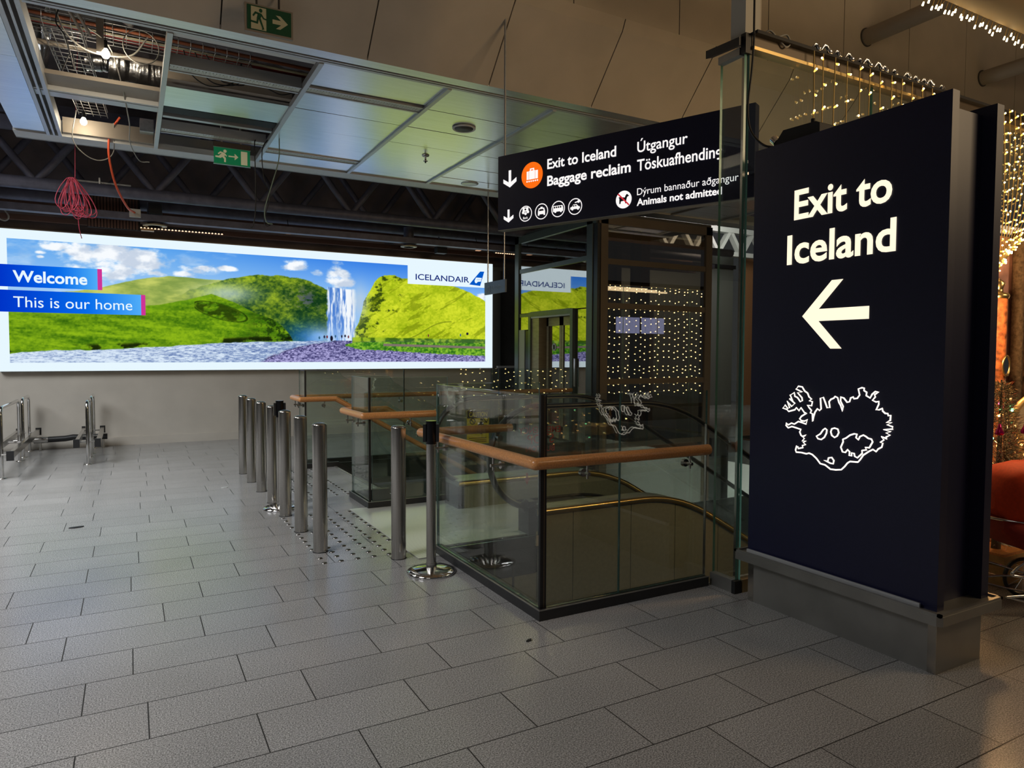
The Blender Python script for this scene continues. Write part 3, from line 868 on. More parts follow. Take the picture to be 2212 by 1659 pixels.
def banner_fn(x0, x1):
    def fn(X, Z):
        t = np.clip((X - x0) / (x1 - x0), 0, 1)[..., None]
        a, m_, e = np.array((0.0, 0.20, 0.78)), np.array((0.02, 0.42, 0.92)), np.array((0.32, 0.68, 0.97))
        return lin(np.where(t < 0.6, a + (m_ - a) * (t / 0.6), m_ + (e - m_) * ((t - 0.6) / 0.4)))
    return fn
MAG = emis('lit_magenta', (0.62, 0.035, 0.30), 1.0)
for nm, x1, z0, z1, body, tx0, tx1, tz, cap, bd in (('upper', -0.43, 2.469, 2.797, 'Welcome', -1.515, -0.567, 2.545, 0.163, 0.035), ('lower', 0.165, 2.094, 2.420, 'This is our home', -1.515, 0.04, 2.168, 0.158, 0.0)):
    g = grid_part('blue_banner', *colour_grid(-1.705, x1, z0, z1, 40, 2, 12.680, banner_fn(-1.7, x1)), M['picture'], scr)
    b = MB(); b.box(x1, x1 + 0.062, 12.679, 12.682, z0, z1); finish(b, 'magenta_end', MAG, g)
    text('lettering', body, (tx0, 12.679, tz), (1, 0, 0), tx1 - tx0, cap, 'border', g, bold=bd * 0.7)

# ------------------------------------------------------------------ big pylon sign
py = thing('pylon_sign', 'tall navy pylon sign with lit words, arrow and island outline on a steel plinth', 'sign', (3.47, 2.38, 0))
b = MB(); b.box(3.28, 3.335, 1.835, 2.968, 0.30, 2.705); front = finish(b, 'front_panel', 'navy', py)
b = MB(); b.box(3.335, 3.655, 1.90, 2.905, 0.30, 2.665); finish(b, 'core', 'navy', py)
b = MB(); b.box(3.655, 3.715, 1.835, 2.968, 0.30, 2.705); finish(b, 'rear_panel', 'navy', py)
b = MB()
x0, x1, y0, y1, z0, z1, ch = 3.215, 3.755, 1.78, 3.025, 0.255, 0.312, 0.02
oct_ = [(x0, y0 + ch), (x0 + ch, y0), (x1 - ch, y0), (x1, y0 + ch), (x1, y1 - ch), (x1 - ch, y1), (x0 + ch, y1), (x0, y1 - ch)]
b.prism(oct_, (0, 0, z0), (1, 0, 0), (0, 1, 0), (0, 0, z1 - z0 - 0.012))
for a, c2 in (((x0, y0), (x1, y0 + 0.025)), ((x0, y1 - 0.025), (x1, y1)), ((x0, y0), (x0 + 0.025, y1)), ((x1 - 0.025, y0), (x1, y1))):
    b.box(a[0] + 0.004, c2[0] - 0.004, a[1] + 0.004, c2[1] - 0.004, z1 - 0.014, z1)
finish(b, 'ledge', 'steel_dull', py)
b = MB(); b.box(3.25, 3.26, 1.9, 2.95, 0.30, 0.326); finish(b, 'glazing_bead', 'alu_edge', py)
b = MB(); b.box(3.285, 3.66, 1.835, 2.93, 0.0, 0.256); finish(b, 'plinth', 'steel_dull', py)
b = MB(); b.box(3.283, 3.305, 2.925, 2.965, 0.0, 0.256); finish(b, 'plinth_end_trim', 'steel', py)
b = MB(); b.box(3.281, 3.2855, 1.835, 1.875, 0.0, 0.256); finish(b, 'plinth_corner_trim', 'steel', py)
S0 = 2.97
sx = lambda s, z: (3.279, S0 - s, z)
text('lettering', 'Exit to', sx(0.291, 2.257), (0, -1, 0), 0.572, 0.155, 'letter', front, bold=0.022)
text('lettering', 'Iceland', sx(0.249, 2.012), (0, -1, 0), 0.640, 0.155, 'letter', front, bold=0.022)
b = MB()
b.prism([(0.359, 1.713), (0.540, 1.897), (0.606, 1.897), (0.462, 1.748), (0.756, 1.748), (0.756, 1.683), (0.462, 1.683), (0.606, 1.533), (0.540, 1.533)], (3.2795, S0, 0), (0, -1, 0), (0, 0, 1), (-0.003, 0, 0))
finish(b, 'arrow', 'letter', front)
b = MB()
for pl_ in ISLE:
    b.tube([(3.279, S0 - s, z) for s, z in pl_], 0.0042, 5, True, 0, 0.0042)
isl = finish(b, 'island_outline', 'letter_island', front)

# black device lying on top of the pylon and its cable
t = thing('projector', 'black projector box lying on top of the navy pylon sign', 'projector', (3.47, 2.72, 2.705))
b = MB(); b.prism([(2.905, 2.705), (2.82, 2.800), (2.60, 2.790), (2.575, 2.775), (2.575, 2.705)], (3.34, 0, 0), (0, 1, 0), (0, 0, 1), (0.26, 0, 0)); finish(b, 'housing', 'black', t)
b = MB(); b.cyl((3.36, 2.875, 2.745), (3.36, 2.905, 2.775), 0.025); finish(b, 'lens', 'chrome', t)
b = MB(); b.cyl((3.40, 2.665, 2.79), (3.40, 2.665, 2.83), 0.012); finish(b, 'knob', 'black', t)
def smooth_path(pts, n=8):
    P = [Vector(p) for p in pts]
    P = [P[0] * 2 - P[1]] + P + [P[-1] * 2 - P[-2]]
    out = []
    for i in range(1, len(P) - 2):
        for k in range(n):
            t = k / n
            a, b_, c_, d = P[i - 1], P[i], P[i + 1], P[i + 2]
            out.append(0.5 * ((2 * b_) + (c_ - a) * t + (2 * a - 5 * b_ + 4 * c_ - d) * t * t + (3 * b_ - a - 3 * c_ + d) * t ** 3))
    out.append(P[-2])
    return out
def cable(name, pts, r, m, label, group=None, n=6):
    b = MB(); b.tube(smooth_path(pts), r, n)
    return tag(finish(b, name, m, None, pts[0]), label, 'cable', group)
cable('cable', [(3.30, 3.012, 5.2), (3.30, 3.014, 3.6), (3.30, 3.012, 3.4), (3.295, 3.02, 3.21), (3.295, 3.045, 3.0), (3.295, 3.022, 2.85), (3.31, 2.94, 2.745), (3.37, 2.88, 2.72)], 0.0065, 'cable_blk', 'black cable hanging in front of the tall glass pane down to the projector')

# ------------------------------------------------------------------ hanging direction sign
e2 = Vector((0.41095, -0.91166, 0)); n2 = Vector((-0.91166, -0.41095, 0))     # along the board, out of its face
A0 = Vector((3.006, 5.743, 0))
hs = thing('hanging_sign', 'wide navy hanging sign with lit white words and orange suitcase disc', 'sign', (3.49, 4.67, 3.31))
HL, Z0, Z1 = 2.351, 2.640, 3.312
b = MB(); b.obox(A0 + Vector((0, 0, Z0)), e2 * HL, -n2 * 0.085, (0, 0, Z1 - Z0)); board = finish(b, 'board', 'navy', hs)
b = MB(); b.obox(A0 + Vector((0, 0, Z0 - 0.006)), e2 * HL, -n2 * 0.085, (0, 0, 0.006)); finish(b, 'bottom_rail', 'steel_dull', hs)
for s in (0.045, 2.25):
    b = MB(); p = A0 + e2 * s - n2 * 0.042; b.cyl(p + Vector((0, 0, Z1 - 0.01)), p + Vector((0, 0, 4.62 if s < 1 else 7.5)), 0.011, n=10); finish(b, 'suspension_rod', 'galv', hs)
def hp(s, z, out=0.002):
    return A0 + e2 * s + n2 * out + Vector((0, 0, z))
def ht(body, s, z, wd, cap, bold, m='letter_w'):
    return text('lettering', body, hp(s, z), e2, wd, cap, m, board, bold=bold, depth=0.002)
ht('Exit to Iceland', 0.549, 3.116, 0.678, 0.082, 0.02)
ht('Baggage reclaim', 0.549, 2.970, 0.812, 0.082, 0.024)
ht('Útgangur', 1.417, 3.112, 0.424, 0.082, 0.01)
ht('Töskuafhending', 1.417, 2.966, 0.692, 0.086, 0.014)
ht('Dýrum bannaður aðgangur', 1.420, 2.773, 0.818, 0.054, 0.0)
ht('Animals not admitted', 1.418, 2.690, 0.697, 0.053, 0.026)
def hpoly(polys, name, m, parent, out=0.002):
    b = MB()
    for p in polys:
        b.prism(p, hp(0, 0, out), e2, (0, 0, 1), n2 * 0.002)
    return finish(b, name, m, parent)
def circ(cx, cz, r, n=32):
    return [(cx + r * math.cos(2 * math.pi * i / n), cz + r * math.sin(2 * math.pi * i / n)) for i in range(n)]
def rect(x0, x1, z0, z1):
    return [(x0, z0), (x1, z0), (x1, z1), (x0, z1)]
def arrow_dn(cx, z0, z1, w_, th):
    zt = z0 + w_ * 0.62
    return [(cx, z0), (cx + w_, zt), (cx + w_, zt + th * 1.35), (cx + th / 2, z0 + th * 1.75), (cx + th / 2, z1), (cx - th / 2, z1), (cx - th / 2, z0 + th * 1.75), (cx - w_, zt + th * 1.35), (cx - w_, zt)]
hpoly([arrow_dn(0.138, 3.014, 3.168, 0.074, 0.027)], 'arrow', 'letter_w', board)
hpoly([arrow_dn(0.124, 2.699, 2.816, 0.055, 0.022)], 'arrow', 'letter_w', board)
disc = hpoly([circ(0.385, 3.088, 0.115, 40)], 'orange_disc', 'orange', board)
hpoly([rect(0.329, 0.350, 3.052, 3.125), rect(0.355, 0.418, 3.052, 3.128), rect(0.423, 0.450, 3.052, 3.125), rect(0.364, 0.374, 3.128, 3.146), rect(0.400, 0.410, 3.128, 3.146), rect(0.364, 0.410, 3.138, 3.148)] + [circ(0.333 + 0.0225 * i, 3.036, 0.0075, 10) for i in range(6)], 'suitcase_pictogram', 'letter_w', disc, 0.0045)
def ring(cx, cz, r, th, name, m):
    b = MB(); n = 36; vs = []
    for rr in (r, r - th):
        for i in range(n):
            a = 2 * math.pi * i / n
            vs.append(hp(cx + rr * math.cos(a), cz + rr * math.sin(a), 0.003))
    b.add(vs, [(i, i + n, (i + 1) % n + n, (i + 1) % n)[::-1] for i in range(n)])
    return finish(b, name, m, board)
c1 = ring(0.316, 2.756, 0.070, 0.008, 'round_pictogram', 'letter_w')
hpoly([rect(0.284, 0.346, 2.775, 2.812), circ(0.290, 2.768, 0.013, 12), circ(0.316, 2.757, 0.013, 12), circ(0.342, 2.770, 0.013, 12)], 'banknote', 'letter_w', c1)
text('lettering', 'Bank', hp(0.290, 2.709), e2, 0.052, 0.020, 'letter_w', c1, bold=0.01, depth=0.002)
hpoly([circ(0.316, 2.793, 0.009, 12)], 'banknote_mark', 'letter_dark', c1, 0.005)
c2 = ring(0.489, 2.756, 0.070, 0.008, 'round_pictogram', 'letter_w')
hpoly([[(0.452, 2.722), (0.452, 2.757), (0.462, 2.786), (0.517, 2.786), (0.527, 2.757), (0.527, 2.722), (0.512, 2.722), (0.512, 2.732), (0.467, 2.732), (0.467, 2.722)], rect(0.478, 0.501, 2.786, 2.796)], 'taxi', 'letter_w', c2)
hpoly([[(0.464, 2.760), (0.470, 2.776), (0.509, 2.776), (0.515, 2.760)]], 'windscreen', 'letter_dark', c2, 0.005)
c3 = ring(0.664, 2.756, 0.070, 0.008, 'round_pictogram', 'letter_w')
hpoly([[(0.612, 2.735), (0.612, 2.785), (0.708, 2.785), (0.716, 2.760), (0.716, 2.735)], circ(0.636, 2.735, 0.010, 12), circ(0.694, 2.735, 0.010, 12)], 'bus', 'letter_w', c3)
hpoly([rect(0.622 + 0.021 * i, 0.636 + 0.021 * i, 2.764, 2.778) for i in range(4)], 'bus_windows', 'letter_dark', c3, 0.005)
c4 = ring(0.837, 2.756, 0.070, 0.008, 'round_pictogram', 'letter_w')
hpoly([[(0.790, 2.735), (0.790, 2.752), (0.805, 2.756), (0.820, 2.774), (0.852, 2.774), (0.868, 2.757), (0.884, 2.752), (0.884, 2.735)], circ(0.810, 2.734, 0.009, 12), circ(0.866, 2.734, 0.009, 12), circ(0.872, 2.795, 0.012, 12), [(0.835, 2.786), (0.868, 2.790), (0.868, 2.800), (0.835, 2.793)]], 'hire_car', 'letter_w', c4)
hpoly([rect(0.816, 0.832, 2.757, 2.767), rect(0.838, 0.852, 2.757, 2.767)], 'car_windows', 'letter_dark', c4, 0.005)
c5 = hpoly([circ(1.300, 2.755, 0.071, 36)], 'no_dogs_sign', 'letter_w', board)
ring(1.300, 2.755, 0.071, 0.012, 'red_ring', 'redring').parent = board
hpoly([[(1.262, 2.722), (1.262, 2.765), (1.255, 2.775), (1.262, 2.778), (1.312, 2.770), (1.318, 2.785), (1.330, 2.797), (1.350, 2.780), (1.332, 2.772), (1.325, 2.750), (1.325, 2.722), (1.315, 2.722), (1.312, 2.745), (1.276, 2.742), (1.272, 2.722)]], 'dog', 'letter_dark', c5, 0.0045)
hpoly([[(1.246, 2.800), (1.254, 2.808), (1.354, 2.710), (1.346, 2.702)]], 'red_bar', 'redring', c5, 0.006)

# small grey lift sign
ls = thing('lift_sign', 'small grey hanging sign for the lift on two thin rods', 'sign', (5.01, 9.67, 2.63))
b = MB(); b.box(5.0, 5.03, 9.32, 10.017, 2.436, 2.630); lb = finish(b, 'board', 'greysign', ls)
for y in (9.372, 9.923):
    b = MB(); b.cyl((5.015, y, 2.625), (5.015, y, ZC), 0.011, n=10); finish(b, 'suspension_rod', 'steel', ls)
text('lettering', 'Lift Lyfta', (4.999, 9.768, 2.506), (0, -1, 0), 0.338, 0.062, 'greytext', lb, depth=0.001)
b = MB()
for a in ((9.905, 9.895, 2.474, 2.560), (9.827, 9.817, 2.474, 2.560), (9.905, 9.817, 2.474, 2.483), (9.905, 9.817, 2.551, 2.560), (9.868, 9.856, 2.495, 2.540)):
    b.box(4.997, 5.0, a[1], a[0], a[2], a[3])
finish(b, 'lift_pictogram', 'greytext', lb)

# ------------------------------------------------------------------ green exit signs
RUN_BODY = [[(0.40, 0.63), (0.22, 0.66), (0.10, 0.50), (0.15, 0.46), (0.25, 0.58), (0.33, 0.57), (0.30, 0.44), (0.28, 0.28), (0.02, 0.30), (0.02, 0.23), (0.34, 0.20), (0.38, 0.40), (0.54, 0.06), (0.50, 0.0), (0.62, 0.03), (0.46, 0.44), (0.50, 0.52), (0.58, 0.42), (0.72, 0.40), (0.72, 0.45), (0.61, 0.47), (0.50, 0.62)], circ(0.47, 0.73, 0.075, 14)]
def pict(polys, ox, oz, sx_, sz_, y, name, m, parent):
    b = MB()
    for p in polys:
        b.prism([(ox + q[0] * sx_, oz + q[1] * sz_) for q in p], (0, y, 0), (1, 0, 0), (0, 0, 1), (0, -0.002, 0))
    return finish(b, name, m, parent)
t = thing('exit_sign', 'dark green exit sign with running figure and arrow below the sloping wall', 'exit sign', (1.01, 5.86, 4.12), 'green emergency exit signs')
b = MB(); b.box(0.828, 1.196, 5.855, 5.885, 4.018, 4.236); finish(b, 'frame', mat('beige_frame', (0.26, 0.225, 0.185), 0.6), t)
b = MB(); b.box(0.846, 1.180, 5.850, 5.856, 4.034, 4.222); pn = finish(b, 'panel', 'green_dark', t)
b = MB(); b.box(0.874, 0.988, 5.847, 5.850, 4.040, 4.212); finish(b, 'doorway', 'cream_dim', pn)
pict([[(q[0], q[1]) for q in p] for p in RUN_BODY], 0.868, 4.042, 0.168, 0.20, 5.8465, 'running_figure', 'green_dark', pn)
pict([[(0, 0.36), (0.56, 0.36), (0.22, 0.06), (0.50, 0.06), (1.0, 0.5), (0.50, 0.94), (0.22, 0.94), (0.56, 0.64), (0, 0.64)]], 1.036, 4.068, 0.118, 0.118, 5.8495, 'arrow', 'cream_dim', pn)
for x in (0.92, 1.09):
    b = MB(); b.cyl((x, 5.87, 4.23), (x, 5.87, 4.40), 0.008, n=8); finish(b, 'hanger', 'joint', t)
t = thing('exit_sign', 'bright green exit sign with arrow and door hanging on two rods in the open bay', 'exit sign', (1.15, 9.3, 4.05), 'green emergency exit signs')
b = MB(); b.box(0.935, 1.365, 9.275, 9.335, 4.022, 4.082); finish(b, 'lamp_case', mat('bronze_case', (0.10, 0.075, 0.06), 0.4, 0.4), t)
b = MB(); b.box(0.938, 1.357, 9.296, 9.306, 3.815, 4.022); pn = finish(b, 'panel', 'green', t)
for z in (3.812, 4.016):
    b = MB(); b.box(0.934, 1.361, 9.290, 9.309, z, z + 0.009); finish(b, 'edge_strip', mat('pale_green_edge', (0.25, 0.5, 0.4), 0.3), pn)
R2 = [[(0.60, 0.78), (0.38, 0.84), (0.18, 0.66), (0.24, 0.58), (0.40, 0.70), (0.48, 0.70), (0.26, 0.46), (0.0, 0.46), (0.0, 0.34), (0.42, 0.30), (0.52, 0.40), (0.66, 0.26), (0.66, 0.0), (0.80, 0.0), (0.80, 0.34), (0.68, 0.48), (0.74, 0.56), (0.84, 0.46), (0.88, 0.52), (0.74, 0.72)], circ(0.74, 0.90, 0.13, 14)]
pict(R2, 0.955, 3.845, 0.15, 0.148, 9.2955, 'running_figure', 'cream', pn)
pict([[(0, 0.42), (0.62, 0.42), (0.62, 0.08), (1.0, 0.5), (0.62, 0.92), (0.62, 0.58), (0, 0.58)]], 1.105, 3.875, 0.115, 0.095, 9.2955, 'arrow', 'cream', pn)
pict([rect(0, 1, 0, 1)], 1.25, 3.835, 0.075, 0.165, 9.2955, 'door_pictogram', 'cream', pn)
for x in (1.028, 1.25):
    b = MB(); b.cyl((x, 9.305, 4.075), (x, 9.305, 4.62), 0.013, n=10); finish(b, 'suspension_rod', 'white_trim', t)

# ------------------------------------------------------------------ glass balustrades
def bracket(t, clamp, out, rail_z):
    """stand-off: disc on the glass, arm out to under the rail, pin up into it."""
    clamp, out = Vector(clamp), Vector(out)
    b = MB()
    d = out.normalized()
    b.cyl(clamp - d * 0.002, clamp + d * 0.02, 0.024, n=16)
    b.cyl(clamp + d * 0.02, clamp + out + d * 0.02, 0.010, n=10)
    p = clamp + out
    b.cyl(p - Vector((0, 0, 0.03)), Vector((p.x, p.y, rail_z - 0.02)), 0.007, n=8)
    finish(b, 'rail_bracket', 'steel', t)
RZ = 0.9
RR = 0.034
near = thing('glass_balustrade', 'nearest glass balustrade box with charcoal kerb and wooden handrail', 'balustrade', (1.98, 3.27, 0), 'glass balustrades around the stair and escalator openings')
b = MB()
b.box(1.98, 2.045, 3.27, 4.81, 0, 0.058); b.box(2.045, 3.262, 3.27, 3.335, 0, 0.058)
b.box(1.978, 1.986, 3.27, 4.81, 0.058, 0.063, 1); b.box(1.986, 3.262, 3.268, 3.276, 0.058, 0.063, 1)
finish(b, 'kerb', ['kerb', 'steel_dull'], near)
def pane_y(t, x, y0, y1, z0, z1, th=0.017):
    b = MB(); b.pane((x, y0, z0), (0, y1 - y0, 0), (0, 0, z1 - z0), (th, 0, 0)); return finish(b, 'glass_pane', ['glass', 'glass_edge'], t)
def pane_x(t, y, x0, x1, z0, z1, th=0.017):
    b = MB(); b.pane((x0, y, z0), (x1 - x0, 0, 0), (0, 0, z1 - z0), (0, th, 0)); return finish(b, 'glass_pane', ['glass', 'glass_edge'], t)
pane_y(near, 2.002, 3.318, 4.795, 0.06, 1.268)
pane_x(near, 3.300, 2.040, 2.5575, 0.06, 1.268)
pane_x(near, 3.300, 2.5605, 3.256, 0.06, 1.268)
pane_x(near, 4.862, 2.03, 2.935, 0.0, 1.268)
b = MB(); b.box(2.000, 2.020, 3.298, 3.317, 0.06, 1.27); b.box(2.034, 2.040, 3.298, 3.318, 0.06, 1.27); b.box(3.252, 3.258, 3.30, 3.317, 0.06, 1.05, 1); finish(b, 'corner_seal', ['seal', 'steel'], near)
b = MB(); b.box(2.022, 2.032, 3.300, 3.312, 0.06, 1.262); finish(b, 'corner_profile', 'lift_brown', near)
def rail(t, pts, r=RR, m='wood'):
    b = MB()
    pts = [Vector(p) for p in pts]
    for a, c_ in zip(pts[:-1], pts[1:]):
        b.cyl(a, c_, r, n=18)
    for p in pts[1:-1]:
        b.ball(p, r, 14)
    return finish(b, 'handrail', m, t)
rail(near, [(2.72, 4.955, RZ - 0.005), (1.935, 4.955, RZ - 0.005), (1.935, 3.245, RZ - 0.005), (3.215, 3.245, RZ - 0.005)])
for y in (4.62, 3.75):
    bracket(near, (2.002, y, RZ - 0.085), (-0.067, 0, 0), RZ)
for x in (2.28, 3.06):
    bracket(near, (x, 3.30, RZ - 0.085), (0, -0.055, 0), RZ)
bracket(near, (2.58, 4.88, RZ - 0.075), (0, 0.075, 0), RZ)

mid = thing('glass_balustrade', 'middle glass balustrade box between the escalator and the stair', 'balustrade', (1.98, 6.47, 0), 'glass balustrades around the stair and escalator openings')
b = MB()
b.box(1.98, 2.04, 6.46, 7.12, 0, 0.06); b.box(2.04, 2.84, 6.46, 6.52, 0, 0.06); b.box(2.04, 2.40, 7.06, 7.12, 0, 0.06)
b.box(1.978, 1.985, 6.46, 7.12, 0.06, 0.064, 1); b.box(1.985, 2.84, 6.458, 6.465, 0.06, 0.064, 1)
finish(b, 'kerb', ['kerb', 'steel_dull'], mid)
pane_y(mid, 1.998, 6.50, 7.08, 0.06, 1.262)
pane_x(mid, 6.482, 2.03, 2.82, 0.06, 1.262)
b = MB(); b.prism([(2.02, 0.06), (2.38, 0.06), (6.2, -2.12), (6.2, -1.05), (2.45, 1.2), (2.40, 1.262), (2.02, 1.262)], (0, 7.08, 0), (1, 0, 0), (0, 0, 1), (0, 0.015, 0), 0, 1); finish(b, 'glass_pane', ['glass', 'glass_edge'], mid)
b = MB(); b.box(1.996, 2.016, 6.480, 6.499, 0.06, 1.264); finish(b, 'corner_seal', 'seal', mid)
SL = math.tan(math.radians(30))
rail(mid, [(2.66, 6.425, RZ), (1.93, 6.425, RZ), (1.93, 7.165, RZ), (2.40, 7.165, RZ), (6.0, 7.165, RZ - 3.6 * SL)])
for y in (6.62, 6.98):
    bracket(mid, (1.998, y, RZ - 0.085), (-0.068, 0, 0), RZ)
for x in (2.40,):
    bracket(mid, (x, 6.482, RZ - 0.085), (0, -0.057, 0), RZ)
for x in (2.75, 3.3, 3.9):
    z = RZ - (x - 2.4) * SL; bracket(mid, (x, 7.095, z - 0.085), (0, 0.07, 0), z)

far = thing('glass_balustrade', 'farthest and longest glass balustrade beyond the stair', 'balustrade', (1.98, 9.1, 0), 'glass balustrades around the stair and escalator openings')
b = MB()
b.box(1.95, 2.01, 9.10, 9.50, 0, 0.06); b.box(2.01, 2.40, 9.10, 9.16, 0, 0.06); b.box(1.95, 6.45, 9.44, 9.50, 0, 0.06)
finish(b, 'kerb', 'kerb', far)
pane_y(far, 1.965, 9.14, 9.48, 0.06, 1.268)
b = MB(); b.prism([(1.99, 0.06), (2.38, 0.06), (6.2, -2.12), (6.2, -1.05), (2.45, 1.2), (2.40, 1.268), (1.99, 1.268)], (0, 9.12, 0), (1, 0, 0), (0, 0, 1), (0, 0.015, 0), 0, 1); finish(b, 'glass_pane', ['glass', 'glass_edge'], far)
for x0, x1 in ((2.0, 3.43), (3.445, 4.97), (4.985, 6.45)):
    pane_x(far, 9.46, x0, x1, 0.06, 1.268)
b = MB(); b.box(1.963, 1.983, 9.12, 9.14, 0.06, 1.27); b.box(3.432, 3.443, 9.455, 9.482, 0.06, 1.27); b.box(4.972, 4.983, 9.455, 9.482, 0.06, 1.27); finish(b, 'corner_seal', 'seal', far)
rail(far, [(6.0, 9.06, RZ - 3.65 * SL), (2.35, 9.06, RZ), (1.90, 9.06, RZ), (1.90, 9.58, RZ), (6.4, 9.58, RZ)])
for y in (9.2, 9.4):
    bracket(far, (1.965, y, RZ - 0.085), (-0.065, 0, 0), RZ)
for x in (2.2,):
    bracket(far, (x, 9.12, RZ - 0.085), (0, -0.06, 0), RZ)
for x in (2.6, 3.4, 4.3, 5.2, 6.0):
    bracket(far, (x, 9.477, RZ - 0.085), (0, 0.10, 0), RZ)

# ------------------------------------------------------------------ stair between the two far balustrades
st = thing('staircase', 'stone stair going down between the middle and farthest balustrades', 'stairs', (2.36, 8.1, 0))
for i in range(14):
    b = MB(); b.box(2.36 + 0.285 * i, 2.36 + 0.285 * (i + 1) + 0.02, 7.13, 9.10, -0.164 * (i + 1) - 0.16, -0.164 * (i + 1))
    finish(b, 'step', 'stairs', st)
b = MB(); b.box(2.33, 2.362, 7.13, 9.1, -0.14, 0.004); finish(b, 'top_nosing', 'steel_dull', st)
for y in (7.105, 9.103):
    b = MB(); b.prism([(2.05, 0.0), (2.40, 0.0), (6.6, -2.4), (6.6, -2.9), (2.05, -0.45)], (0, y, 0), (1, 0, 0), (0, 0, 1), (0, 0.02, 0)); finish(b, 'stringer', 'slab_edge', st)

# ------------------------------------------------------------------ escalator
es = thing('escalator', 'descending escalator with glass sides and black handrails behind the nearest balustrade', 'escalator', (3.4, 5.6, 0))
def incl(x, top, xs0=4.04, r=1.6):
    a30 = math.radians(30)
    if x <= xs0: return top
    if x <= xs0 + r * math.sin(a30): return top - r + math.sqrt(r * r - (x - xs0) ** 2)
    return top - r * (1 - math.cos(a30)) - (x - xs0 - r * math.sin(a30)) * math.tan(a30)
XE = 8.0
xsl = [2.96 + 0.12 * i for i in range(int((XE - 2.96) / 0.12) + 1)]
def hand_path(y):
    c = Vector((2.965, y, 0.632)); r = 0.428
    pts = [Vector((3.06, y, 0.205))]
    for k in range(0, 25):
        a = math.radians(-90 - k * 180 / 24)
        pts.append(c + Vector((math.cos(a) * r, 0, math.sin(a) * r)))
    pts += [Vector((x, y, incl(x, 1.06))) for x in xsl[1:]]
    return pts
for side, y, dz in (('near', 4.985, 0.0), ('far', 6.17, 0.0)):
    s = -1 if side == 'near' else 1
    hpts = hand_path(y)
    b = MB(); b.tube(hpts, 0.020, 12, False, 0, 0.042, up=None); finish(b, 'handrail', 'rubber', es)
    inner = []
    c = Vector((2.965, y, 0.632))
    for k in range(0, 25):
        a = math.radians(-90 - k * 180 / 24)
        inner.append((c.x + math.cos(a) * 0.405, c.z + math.sin(a) * 0.405))
    inner += [(x, incl(x, 1.037)) for x in xsl[1:]]
    dk = 0.205 if side == 'near' else 0.27
    low = [(x, incl(x, dk - 0.02)) for x in reversed(xsl)]
    b = MB(); b.prism(inner + low, (0, y - 0.005, 0), (1, 0, 0), (0, 0, 1), (0, 0.010, 0), 0, 1); finish(b, 'glass_panel', ['glass', 'glass_edge'], es)
    b = MB(); b.tube([Vector((p[0], y, p[1])) for p in inner], 0.009, 6); finish(b, 'handrail_track', 'steel_dull', es)
    # decks: a metal ledge either side of the glass, falling away with the run
    xd = [2.93 if side == 'near' else 2.74] + [x for x in xsl if x > 3.0]
    y0, y1 = (4.885, 5.10) if side == 'near' else (6.03, 6.36)
    b = MB()
    vs = []
    for x in xd:
        z = incl(x, dk)
        vs += [(x, y0, z), (x, y1, z), (x, y1, z - 0.05), (x, y0, z - 0.05)]
    fs = []
    for i in range(len(xd) - 1):
        for j in range(4):
            fs.append((i * 4 + j, i * 4 + (j + 1) % 4, i * 4 + 4 + (j + 1) % 4, i * 4 + 4 + j))
    fs.append((0, 3, 2, 1)); fs.append(tuple(len(vs) - 4 + k for k in range(4)))
    b.add(vs, fs); finish(b, 'deck', 'deck_cool', es)
    ye = y0 - 0.004
    b = MB(); b.tube([Vector((x, ye, incl(x, dk) - 0.022)) for x in xd], 0.026, 4, False, 0, 0.006, up=(0, 0, 1)); finish(b, 'deck_trim', 'brass', es)
    # skirt on the step side and closing block at the head
    ys = 5.09 if side == 'near' else 6.035
    b = MB(); b.prism([(x, incl(x, dk - 0.045)) for x in xd] + [(x, incl(x, -0.35)) for x in reversed(xd)], (0, ys, 0), (1, 0, 0), (0, 0, 1), (0, 0.012, 0)); finish(b, 'skirt', 'steel_dull' if side == 'near' else 'olive', es)
    b = MB(); b.tube([Vector((x, ys + (0.018 if side == 'near' else -0.006), incl(x, 0.02))) for x in xd[3:]], 0.012, 5, False, 0, 0.02, up=(0, 0, 1)); finish(b, 'skirt_brush', 'rubber', es)
    if side == 'near':
        b = MB(); b.box(2.86, 2.97, 4.905, 5.075, -0.02, 0.225); b.cyl((2.90, y, 0.235), (2.835, y, 0.21), 0.05, 0.045, 14); b.box(2.88, 2.95, 4.93, 5.05, 0.22, 0.27); finish(b, 'handrail_inlet', 'rubber', es)
    else:
        b = MB(); b.box(2.735, 2.80, 6.035, 6.35, 0.0, 0.222); finish(b, 'head_block', 'rubber', es)
# cladding towards the near opening, in sheets
edges = [2.955, 3.300, 3.926, 4.447, 5.0, 5.6, 6.2, 7.0, 8.0]
for a, c_ in zip(edges[:-1], edges[1:]):
    xx = [a + 0.003 + (c_ - a - 0.006) * k / 6 for k in range(7)]
    b = MB(); b.prism([(x, incl(x, 0.155)) for x in xx] + [(xx[-1], -4.0), (xx[0], -4.0)], (0, 4.90, 0), (1, 0, 0), (0, 0, 1), (0, 0.02, 0)); finish(b, 'cladding_sheet', 'olive', es)
b = MB(); b.box(2.05, 2.952, 4.918, 4.93, -4.0, -0.33); finish(b, 'cladding_sheet', 'olive', es)
b = MB(); b.box(2.93, 2.958, 4.896, 4.93, -0.1, 0.02); finish(b, 'cladding_clip', 'lift_col', es)
b = MB(); b.box(2.50, 8.0, 6.37, 6.40, -4.0, -0.34); finish(b, 'cladding_sheet', 'lift_frame', es)
b = MB(); b.box(1.815, 3.37, 4.935, 6.52, 0.001, 0.005); b.box(1.815, 1.98, 4.70, 4.935, 0.001, 0.005); finish(b, 'landing_plate', 'grate', es)
